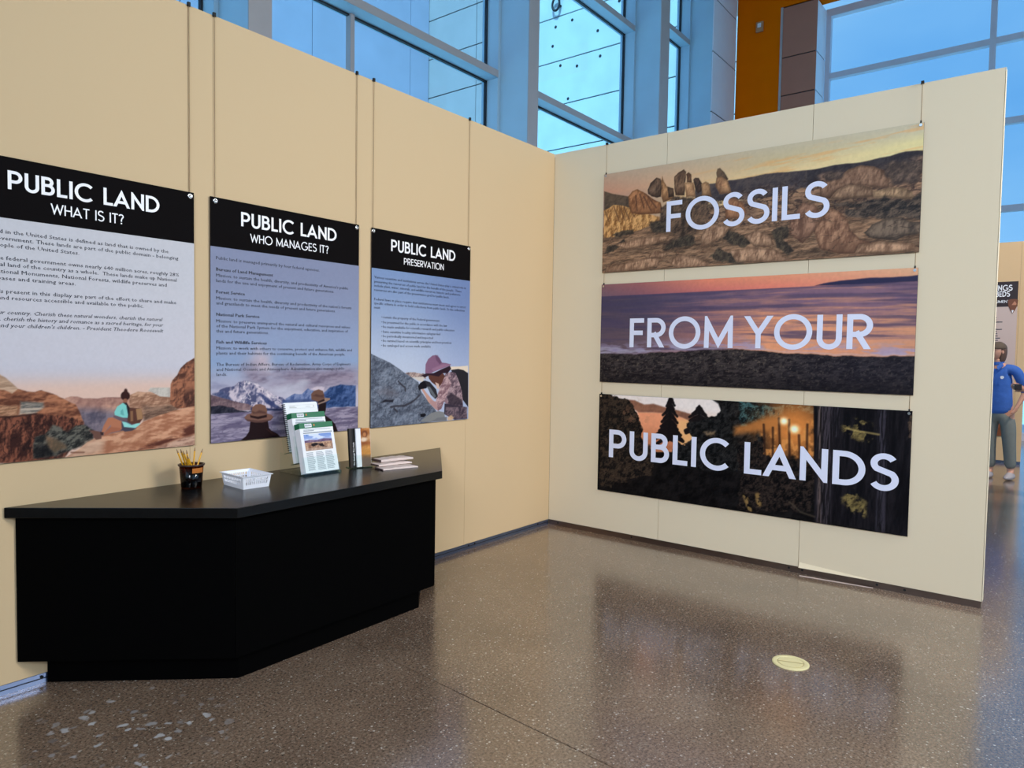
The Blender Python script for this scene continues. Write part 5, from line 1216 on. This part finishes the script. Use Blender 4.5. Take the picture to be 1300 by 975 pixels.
def cover_pic():
    p = Pic(.178, .092, 90, 48)
    U, V = p.U, p.V
    p.grad(ONE(p), (176, 186, 224), (120, 150, 210), .55, 1.)
    p.paint(ss(.5, .62, fbm(p.X, p.Y, 22, 2, 4, .6, 1.6))*ss(.5, .7, V), (214, 222, 240))
    r = np.array([[0, .62], [.2, .66], [.45, .61], [.7, .68], [1, .63]])
    p.rock(ss(.02, -.02, V-np.interp(U, r[:, 0], r[:, 1])), (96, 78, 110), (140, 112, 130), 40, 3)
    p.rock(ss(.02, -.02, V-.50), (130, 92, 76), (208, 170, 140), 40, 4)
    p.paint(ss(.5, .62, fbm(p.X, p.Y, 26, 7, 3, .7, 1.2))*ss(.5, .42, V)*ss(.1, .25, V), (28, 20, 26))
    p.rock(ss(.18, .10, V), (150, 120, 104), (196, 166, 146), 50, 5)
    return p
CPIC = cover_pic()
def newsletter(tier, k, n, label):
    y, z = TIER[tier]
    R = Matrix.Translation((HX, HY, CZ)) @ Matrix.Rotation(HR, 4, 'Z') @ Matrix.Translation((0, y, z)) @ Matrix.Rotation(-TILT, 4, 'X')
    t = 0.0088
    o = empty('newsletter', label=label, cat='newsletter', group='green-topped newsletters in the brochure holder')
    o.matrix_world = R @ Matrix.Translation((0.006*(n-1-k)*0.0+0.004, 0.0005+k*0.0098, 0.0005))
    MB().box(-.108, 0, 0, .108, t, .2785).build('pages', M['paper'], o)
    MB().box(-.1083, -.0004, .2480, .1083, t+.0003, .2790).build('masthead', M['green'], o)
    if k == 0:
        mh = [c for c in o.children if c.name.startswith('masthead')][0]
        mb = MB().box(-.074, -.0008, .2535, -.030, -.0004, .2735); mb.build('title_box', M['paper'], mh)
        mb = MB()
        for j in range(4): mb.box(-.071+j*.0098, -.0011, .2585, -.0640+j*.0098, -.0008, .2690)
        mb.build('masthead_lettering', M['grey_ink'], mh)
        MB().box(-.018, -.0008, .259, -.010, -.0004, .270).build('emblem', M['amber_patch'], mh)
        mb = MB()
        mb.box(-.086, -.0007, .2385, .090, -.0001, .2410); mb.box(-.086, -.0007, .2310, -.020, -.0001, .2360)
        mb.box(-.090, -.0007, .2180, .098, -.0001, .2250)
        mb.build('headline', M['grey_ink'], o)
        s = CPIC.sheet('cover_photo', Vector((-.089, -.0008, .122)), Vector((1, 0, 0)), o)
        mb = MB(); rnd = random.Random(4)
        for c in range(3):
            for j in range(15):
                x0 = -.088+c*.061; mb.box(x0, -.0006, .014+j*.0068, x0+.053*(0.75+.25*rnd.random()), -.0001, .0172+j*.0068)
        mb.build('text_columns', M['grey_ink'], o)
    return o
for tier, nm in ((0, 'front'), (1, 'middle')):
    for k in range(5):
        if k == 0: lab = 'newsletter facing out of the %s pocket of the brochure holder' % nm
        else: lab = '%s newsletter behind the one facing out of the %s pocket' % (('', 'first', 'second', 'third', 'rearmost')[k], nm)
        newsletter(tier, k, 5, lab)
# spiral-bound booklet in the rear pocket
y, z = TIER[2]
R = Matrix.Translation((HX, HY, CZ)) @ Matrix.Rotation(HR, 4, 'Z') @ Matrix.Translation((0, y, z)) @ Matrix.Rotation(-TILT, 4, 'X')
sb = empty('spiral_booklet', label='white spiral-bound booklet standing highest in the rear of the brochure holder', cat='booklet')
sb.matrix_world = R @ Matrix.Translation((0.002, 0.004, 0.0))
MB().prism([(-.108, 0), (.108, 0), (.108, .268), (.104, .2765), (.098, .2785), (-.108, .2785)], 0, .012).build('pages', M['paper'], sb)
sb.children[0].matrix_parent_inverse = Matrix(((1, 0, 0, 0), (0, 0, 1, 0), (0, 1, 0, 0), (0, 0, 0, 1)))
for j in range(24):
    zz = .010+j*.0112
    mb = MB(); n = 9
    for i in range(n):
        a, b = 2*math.pi*i/n, 2*math.pi*(i+1)/n
        mb.tube((-.1085+.0085*math.cos(a), .006+.0105*math.sin(a), zz), (-.1085+.0085*math.cos(b), .006+.0105*math.sin(b), zz+.001), .0019, n=5)
    mb.build('coil_ring', M['black_hole'], sb)
mb = MB(); mb.box(-.080, -.0006, .243, .090, 0, .2442); mb.box(-.080, -.0006, .262, .090, 0, .2632)
mb.box(-.076, -.0006, .247, -.030, 0, .252); mb.box(-.076, -.0006, .254, -.040, 0, .258); mb.box(.03, -.0006, .251, .060, 0, .254); mb.box(.080, -.0006, .248, .086, 0, .258)
mb.build('title_print', mat('pale_grey_print', srgb(205, 205, 202), .6), sb)

# ---------------------------------------------------------------- small pamphlet holder
ph = empty('pamphlet_holder', (-2.352, -0.275, CZ), math.radians(-8), label='small clear acrylic stand holding a black and an orange pamphlet', cat='brochure holder')
MB().box(-.066, -.034, 0, .066, .05, .004).build('base_plate', M['acrylic_edge'], ph)
R = Matrix.Rotation(math.radians(-6), 4, 'X')
MB().box(-.064, -.030, .0045, .064, -.0275, .075, mat=R).build('pocket_front', M['acrylic'], ph)
MB().box(-.064, .020, .0045, .064, .0225, .150, mat=R).build('pocket_back', M['acrylic'], ph)
def arch_pic():
    p = Pic(.064, .226, 40, 130)
    p.rock(ONE(p), (170, 104, 52), (206, 142, 84), 30, 3)
    for v, c in ((.86, (150, 84, 44)), (.74, (206, 160, 118)), (.58, (150, 84, 48)), (.46, (222, 160, 88)), (.34, (214, 150, 76)), (.20, (128, 100, 84)), (.06, (110, 92, 84))):
        p.rock(p.ell(.5+.2*math.sin(v*20), v, .05, .020, 9), tuple(x*.85 for x in c), c, 40, int(v*100), a=.85)
    p.paint(p.ell(.45, .84, .018, .020, 4), (112, 64, 44)); p.paint(p.ell(.42, .83, .011, .013, 3), (182, 120, 76))
    p.paint(p.ell(.30, .70, .022, .012, 4), (224, 196, 170)); p.paint(ss(.25, .18, p.V), (116, 96, 84), .8)
    return p
bp = empty('black_pamphlet', label='black pamphlet with white sideways lettering in the small stand', cat='pamphlet')
bp.matrix_world = Matrix.Translation((-2.352, -0.275, CZ)) @ Matrix.Rotation(math.radians(-8), 4, 'Z') @ R @ Matrix.Translation((-.0225, -.006, .005)) @ Matrix.Rotation(math.radians(10), 4, 'Z')
MB().box(-.050, 0, 0, .050, .014, .229).build('pages', M['black_cover'], bp)
MB().box(-.0505, -.001, 0, -.031, -.0001, .229).build('cover_flap', mat('charcoal_print', srgb(52, 46, 44), .35), bp)
cu = bpy.data.curves.new('t', 'FONT'); cu.body = 'The Geologic Time Scale'; cu.size = .0135; cu.resolution_u = 1; cu.offset = .0003
to = bpy.data.objects.new('t', cu); COL.objects.link(to)
me = bpy.data.meshes.new_from_object(to.evaluated_get(bpy.context.evaluated_depsgraph_get())); bpy.data.objects.remove(to)
lt = bpy.data.objects.new('cover_lettering', me); COL.objects.link(lt); me.materials.clear(); me.materials.append(M['white_ink']); lt.parent = bp
lt.matrix_parent_inverse = Matrix.Translation((-.0165, -.0014, .010)) @ Matrix(((0, -1, 0, 0), (0, 0, -1, 0), (1, 0, 0, 0), (0, 0, 0, 1)))
op = empty('orange_pamphlet', label='pamphlet with a white strip and an orange sandstone photo in the small stand', cat='pamphlet')
op.matrix_world = Matrix.Translation((-2.352, -0.275, CZ)) @ Matrix.Rotation(math.radians(-8), 4, 'Z') @ R @ Matrix.Translation((.015, -.024, .005))
MB().box(-.047, 0, 0, .049, .010, .226).build('pages', M['paper'], op)
arch_pic().sheet('cover_photo', Vector((-.016, -.0006, 0)), Vector((1, 0, 0)), op)

# ---------------------------------------------------------------- folded leaflets lying on the counter
def leaflet(loc, rz, ry, t, label):
    o = empty('folded_leaflet', loc, label=label, cat='leaflet', group='folded leaflets lying on the counter')
    o.rotation_euler = (0, ry, rz)
    mb = MB()
    n = 14; prof = []
    for i in range(n+1):
        x = -.115+.23*i/n; lift = .0035*math.sin(math.pi*i/n)+.0012*math.sin(i*1.7)
        prof.append((x, lift))
    for (x0, l0), (x1, l1) in zip(prof[:-1], prof[1:]):
        for y0, y1, e in ((-.05, .05, 0),):
            b = len(mb.v)
            mb.v += [(x0, y0, l0*.3), (x1, y0, l1*.3), (x1, y1, l1*.3), (x0, y1, l0*.3), (x0, y0+.002, l0+t), (x1, y0+.002, l1+t), (x1, y1, l1+t*.8), (x0, y1, l0+t*.8)]
            for f in ((3,2,1,0),(4,5,6,7),(0,1,5,4),(1,2,6,5),(2,3,7,6),(3,0,4,7)): mb.f.append(tuple(b+k for k in f)); mb.mi.append(0)
    mb.build('pages', M['leaflet'], o)
    MB().tube((-.116, -.048, t*.5), (-.116, .048, t*.5), t*.55, n=8).build('folded_edge', M['leaflet_dark'], o)
    MB().box(.1155, -.046, t*.1, .1175, .048, t*.95).build('printed_end', M['leaflet_dark'], o)
leaflet((-2.212, -.440, CZ+.0005), math.radians(-14), 0, .008, 'lowest folded leaflet, nearest the counter front edge')
leaflet((-2.185, -.362, CZ+.0125), math.radians(-10), 0, .009, 'middle folded leaflet between two others on the counter')
leaflet((-2.130, -.316, CZ+.0265), math.radians(-9), 0, .013, 'topmost rolled-edge leaflet, nearest the wall on the counter')

# ---------------------------------------------------------------- floor outlet cover
oc = empty('floor_outlet_cover', (-1.534, -2.527, 0), math.radians(20), label='round brass outlet cover set in the polished floor', cat='floor outlet')
MB().lathe([(0.0, 0.0005), (.086, .0005), (.086, .004), (.080, .0062), (.064, .0062), (.062, .0045)], 48).build('ring', M['brass'], oc, smooth=False)
MB().lathe([(.062, .0045), (0.0, .0045)], 48).build('well', M['brass_dark'], oc)
for s in (-1, 1):
    pts = [(.058*math.cos(a), .058*math.sin(a)) for a in [math.radians(-84+168*i/16) for i in range(17)]]
    pts = [(s*x+0*y, y) for x, y in pts]
    if s < 0: pts = pts[::-1]
    MB().prism(pts, .0046, .0062).build('flap', M['brass'], oc)
MB().box(-.0055, -.058, .0046, .0055, .058, .0052).build('hinge_gap', M['brass_dark'], oc)

# ================================================================ FAR EXHIBIT WALL, ITS POSTER, THE PEOPLE
fw = MB().box(7.462, -3.080, 0.004, 7.50, 3.0, WH-0.02).build('wall_far', M['joint'], kind='structure')
ys = [3.0, 1.94, 0.88, -0.18, -1.24, -2.30, -2.985, -3.085]
for a, b in zip(ys[:-1], ys[1:]):
    MB().box(7.45, b+.001, ZB, 7.4615, a-.001, WH).build('wall_panel', M['tan'], fw)
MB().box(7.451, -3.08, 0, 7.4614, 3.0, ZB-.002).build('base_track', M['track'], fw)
fp = empty('fossil_beds_poster', (7.44, -2.45, .40), label='far poster with dark header and brown arrowhead badge behind the blue-shirted person', cat='poster')
finv = Matrix.Translation((-7.44, 2.45, -.40))
def ffix(o): o.matrix_parent_inverse = finv; return o
FY0, FY1, FX = -1.75, -2.965, 7.440
ffix(MB().box(FX, FY1, .40, 7.4485, FY0, 2.645).build('board', M['board_edge'], fp))
fpc = Pic(1.215, 2.245, 60, 110)
fpc.grad(ONE(fpc), (206, 178, 168), (214, 190, 180), 0, 1)
fpc.rock(ss(.16, .12, fpc.V), (96, 56, 40), (150, 90, 60), 6, 2)
ffix(fpc.sheet('photo_print', Vector((FX-.0008, FY0, .40)), bU, fp))
ffix(MB().box(FX-.0016, FY1, 2.283, FX-.0008, FY0, 2.645).build('header', mat('dark_brown_header', srgb(44, 26, 28), .5), fp))
O2 = Vector((FX-.0022, 0, 0))
def fword(t, w, cap, x0, x1, z):
    for o in word(t, w, cap, x0, x1, z, O2, bU, Vector((-.0003, 0, 0)), M['white_ink'], fp, .1): ffix(o)
fword('SPRINGS', .18, .082, 2.56, 2.895, 2.515); fword('BEDS', .18, .080, 2.70, 2.868, 2.428); fword('MONUMENT', .14, .038, 2.58, 2.868, 2.340)
mb = MB(); rnd = random.Random(2)
for z0, k in ((2.12, 3), (1.95, 6), (1.70, 2)):
    for j in range(k):
        mb.box(FX-.0016, -2.80+rnd.random()*.08, z0-j*.032, FX-.0009, -1.85, z0-j*.032+.012)
ffix(mb.build('body_text', M['text_ink'], fp))
ah = [(-.085, .14), (-.045, .165), (.045, .165), (.085, .14), (.075, .02), (.045, -.07), (.018, -.13), (.0, -.165), (-.018, -.13), (-.045, -.07), (-.075, .02)]
mb = MB(); mb.poly([(FX-.006, -2.91-x*.72, 2.285+z*.64) for x, z in ah]); mb.poly([(FX-.0028, -2.91-x*.72, 2.285+z*.64) for x, z in reversed(ah)])
for i in range(len(ah)):
    a, b = ah[i], ah[(i+1) % len(ah)]
    mb.poly([(FX-.006, -2.91-a[0]*.72, 2.285+a[1]*.64), (FX-.0028, -2.91-a[0]*.72, 2.285+a[1]*.64), (FX-.0028, -2.91-b[0]*.72, 2.285+b[1]*.64), (FX-.006, -2.91-b[0]*.72, 2.285+b[1]*.64)])
em = ffix(mb.build('arrowhead_badge', mat('brown_badge', srgb(120, 68, 44), .5), fp))
def ins(n, pts, m):
    k = MB(); k.poly([(FX-.0072, -2.91-x*.72, 2.285+z*.64) for x, z in pts]); return k.build(n, m, em)
ins('badge_mountain', [(-.02, .03), (.055, .03), (.06, .06), (.03, .12), (.005, .08)], mat('badge_tan', srgb(196, 130, 98), .5))
ins('badge_tip', [(-.012, -.115), (.0, -.15), (.012, -.115), (.018, -.085), (-.018, -.085)], M['white_ink'])

al = empty('alarm_strobe', (10.60, 1.99, 8.68), label='small pale alarm strobe high on the orange wall', cat='alarm')
MB().box(-.05, -.08, -.11, -.001, .08, .11).build('housing', M['device'], al, bevel=.01)
MB().box(-.07, -.04, -.02, -.0505, .04, .07).build('lens', M['white_plastic'], al, bevel=.008)

def skin_mesh(name, pts, edges, material, parent, sub=2, root=0):
    """tapered limbs grown round a skeleton: pts = [((x,y,z), (rx, ry))]"""
    me = bpy.data.meshes.new(name); me.from_pydata([p for p, r in pts], edges, [])
    o = bpy.data.objects.new(name, me); COL.objects.link(o)
    sk = o.modifiers.new('skin', 'SKIN'); sk.use_smooth_shade = True
    for i, v in enumerate(me.skin_vertices[0].data):
        r = pts[i][1]; v.radius = r if isinstance(r, tuple) else (r, r); v.use_root = (i == root)
    sb_ = o.modifiers.new('sub', 'SUBSURF'); sb_.levels = sub; sb_.render_levels = sub
    m2 = bpy.data.meshes.new_from_object(o.evaluated_get(bpy.context.evaluated_depsgraph_get()))
    bpy.data.objects.remove(o)
    m2.name = name; m2.materials.clear(); m2.materials.append(material)
    m2.polygons.foreach_set('use_smooth', [True]*len(m2.polygons))
    o = bpy.data.objects.new(name, m2); COL.objects.link(o); o.parent = parent
    return o
def blob(name, c, r, material, parent, deform=None, n=20):
    mb = MB(); b = []
    for i in range(n+1):
        th = math.pi*i/n
        for j in range(n):
            ph_ = 2*math.pi*j/n
            p = Vector((math.sin(th)*math.cos(ph_), math.sin(th)*math.sin(ph_), math.cos(th)))
            if deform: p = deform(p)
            mb.v.append((c[0]+p.x*r[0], c[1]+p.y*r[1], c[2]+p.z*r[2]))
    for i in range(n):
        for j in range(n):
            k = (j+1) % n; mb.f.append((i*n+j, (i+1)*n+j, (i+1)*n+k, i*n+k)); mb.mi.append(0)
    return mb.build(name, material, parent, smooth=True)

def person(loc, rz, label, h=1.70, shirt=None, pants=None, shoe=None, style='casual'):
    """figure in its own frame: faces -Y, its left side is +X; z up"""
    p = empty('person', loc, rz, label=label, cat='person')
    s = h/1.70
    # one continuous body: pelvis 0
    B = [((0, .01, .92), (.15, .10)), ((0, .01, 1.08), (.125, .085)), ((0, 0, 1.26), (.145, .095)), ((0, .01, 1.40), (.11, .075)), ((0, 0, 1.47), (.052, .055)), ((0, -.012, 1.55), (.055, .065))]
    E = [(0, 1), (1, 2), (2, 3), (3, 4), (4, 5)]
    def add(pt, r, to): B.append((pt, r)); E.append((to, len(B)-1)); return len(B)-1
    arms = {}
    for sd in (-1, 1):
        a = add((sd*.175, .01, 1.385), (.055, .055), 3)
        if style == 'casual' and sd == 1: el, wr, ha = (sd*.275, .07, 1.12), (sd*.215, -.03, .93), (sd*.185, -.055, .86)
        elif style == 'casual': el, wr, ha = (sd*.24, .05, 1.12), (sd*.20, -.06, .90), (sd*.19, -.08, .84)
        else: el, wr, ha = (sd*.24, -.02, 1.12), (sd*.14, -.27, 1.19), (sd*.10, -.34, 1.21)
        e_ = add(el, (.040, .040), a); w_ = add(wr, (.026, .024), e_); h_ = add(ha, (.030, .018), w_)
        arms[sd] = (el, wr, ha)
        # five fingers
        d = (Vector(ha)-Vector(wr)).normalized(); sidev = Vector((0, 1, 0)) if style == 'casual' else Vector((0, 0, 1))
        inn = Vector((-sd, 0, 0))
        for k, (off, ln) in enumerate(((-.026, .065), (-.009, .075), (.009, .07), (.025, .055))):
            q0 = Vector(ha)+sidev*off; q1 = q0+d*ln*.6+inn*.004; q2 = q1+d*ln*.4+inn*.018
            f0 = add(tuple(q0), (.011, .011), h_); f1 = add(tuple(q1), (.009, .009), f0); add(tuple(q2), (.008, .008), f1)
        t0_ = add(tuple(Vector(wr)*.6+Vector(ha)*.4+sidev*-.03), (.012, .012), w_); add(tuple(Vector(ha)+sidev*-.048+d*.02+inn*.01), (.010, .010), t0_)
    for sd in (-1, 1):
        hp = add((sd*.09, .01, .86), (.085, .09), 0); kn = add((sd*.105, -.01+.0*sd, .50), (.055, .06), hp)
        an = add((sd*.115, .03, .10), (.036, .042), kn); add((sd*.125, -.06, .045), (.038, .03), an)
    body = skin_mesh('body', B, E, M['skin'], p, 2)
    # head with face
    def hd(q):
        q = q.copy()
        if q.z < 0: q.x *= 1-.28*(-q.z); q.y *= 1-.12*(-q.z)
        if q.y < 0 and abs(q.x) < .25 and -.35 < q.z < .12: q.y -= .16*(1-abs(q.x)/.25)*(1-abs(q.z+.13)/.24 if abs(q.z+.13) < .24 else 0)
        return q
    head = blob('head', (0, -.02, 1.615), (.075, .095, .112), M['skin'], p, hd, 28)
    for sd in (-1, 1):
        blob('eye', (sd*.028, -.105, 1.625), (.011, .006, .007), M['black_hole'], head, n=8)
        blob('ear', (sd*.076, -.01, 1.61), (.010, .020, .030), M['skin'], head, n=10)
    blob('mouth', (0, -.107, 1.565), (.022, .006, .006), mat('lips', srgb(170, 92, 86), .6), head, n=8)
    # clothing
    SB = [((0, .01, .80), (.170, .125)), ((0, .01, .90), (.165, .120)), ((0, .01, 1.08), (.150, .112)), ((0, 0, 1.26), (.165, .118)), ((0, .01, 1.405), (.118, .086)), ((0, .0, 1.455), (.068, .066))]
    SE = [(0, 1), (1, 2), (2, 3), (3, 4), (4, 5)]
    for sd in (-1, 1):
        el, wr, ha = arms[sd]; e3 = Vector(el)+(Vector(wr)-Vector(el))*(.25 if style == 'casual' else .8)
        SB.append(((sd*.185, .01, 1.385), (.070, .070))); SE.append((4, len(SB)-1))
        SB.append((el, (.058, .058))); SE.append((len(SB)-2, len(SB)-1))
        SB.append((tuple(e3), (.056, .056))); SE.append((len(SB)-2, len(SB)-1))
    sh = skin_mesh('shirt', SB, SE, shirt, p, 2)
    mb = MB()
    mb.poly([(-.062, -.055, 1.475), (-.012, -.105, 1.43), (-.030, -.115, 1.385), (-.085, -.085, 1.43)]); mb.poly([(.062, -.055, 1.475), (.085, -.085, 1.43), (.030, -.115, 1.385), (.012, -.105, 1.43)])
    mb.lathe([(.066, 1.445), (.064, 1.485), (.060, 1.485), (.062, 1.445)], 20, (0, .0, 0)); mb.build('collar', shirt, sh, smooth=False)
    PB = [((0, .01, .93), (.150, .108)), ((0, .01, .86), (.150, .110))]; PE = [(0, 1)]
    for sd in (-1, 1):
        PB.append(((sd*.095, .01, .80), (.100, .104))); PE.append((1, len(PB)-1))
        PB.append(((sd*.108, -.005, .50), (.078, .080))); PE.append((len(PB)-2, len(PB)-1))
        PB.append(((sd*.115, .02, .12), (.062, .068))); PE.append((len(PB)-2, len(PB)-1))
    skin_mesh('trousers', PB, PE, pants, p, 2)
    for sd in (-1, 1):
        def shp(q):
            q = q.copy()
            if q.z < 0: q.z *= .55
            if q.z > 0 and q.y < 0: q.z *= 1+q.y*.55
            return q
        blob('shoe', (sd*.12, -.045, .032), (.050, .142, .062), shoe, p, shp, 18)
    return p, head, sh
p1, head1, sh1 = person((5.82, -2.935, 0), math.radians(-104), 'person in a blue rolled-sleeve shirt, grey trousers and brown cap beyond the wall end', 1.70, M['blue_shirt'], M['trousers'], M['shoe'])
head1.rotation_euler = (0, 0, math.radians(-26))
p1.rotation_mode = 'QUATERNION'
p1.rotation_quaternion = (Matrix.Rotation(-0.045, 4, 'X') @ Matrix.Rotation(math.radians(-104), 4, 'Z')).to_quaternion()
def hairf(q):
    q = q.copy()
    if q.y < -.35 and q.z < .35: q.y = -.35+.1*(q.y+.35)
    if q.z < 0: q.z *= 1.75
    return q
blob('hair', (0, .006, 1.632), (.086, .098, .112), M['hair'], head1, hairf, 24)
def capf(q):
    q = q.copy(); q.z = max(q.z, -.05); return q
blob('cap', (0, -.008, 1.655), (.090, .110, .088), M['cap'], head1, capf, 24)
MB().prism([(.075*math.cos(a), -.08+.10*math.sin(a)) for a in [math.radians(180+180*i/12) for i in range(13)]], 1.655, 1.662).build('cap_brim', M['cap'], head1)
MB().tube((.075, -.119, 1.29), (.075, -.1225, 1.29), .02, n=12).build('chest_badge', M['white_ink'], sh1)
p2, head2, sh2 = person((4.62, -3.47, 0), math.radians(176), 'person in dark clothes at the right frame edge holding out both hands', 1.70, M['dark_cloth'], M['dark_cloth'], M['dark_shoe'], 'reach')
blob('hair', (0, .015, 1.645), (.084, .098, .105), M['hair'], head2, hairf, 20)


ho = empty('handheld_camera', (4.435, -3.135, 1.215), math.radians(8), label='small black handheld device held out at the right frame edge beside the blue shirt', cat='device')
MB().box(-.055, -.035, -.032, .055, .035, .032).build('housing', M['black_cover'], ho, bevel=.006)
MB().tube((-.0555, 0, 0), (-.085, 0, 0), .026, n=20).build('lens_barrel', M['dark_cloth'], ho)
MB().box(-.050, -.0352, .012, .050, -.0356+.0713, .0165).build('pale_band', M['white_plastic'], ho)
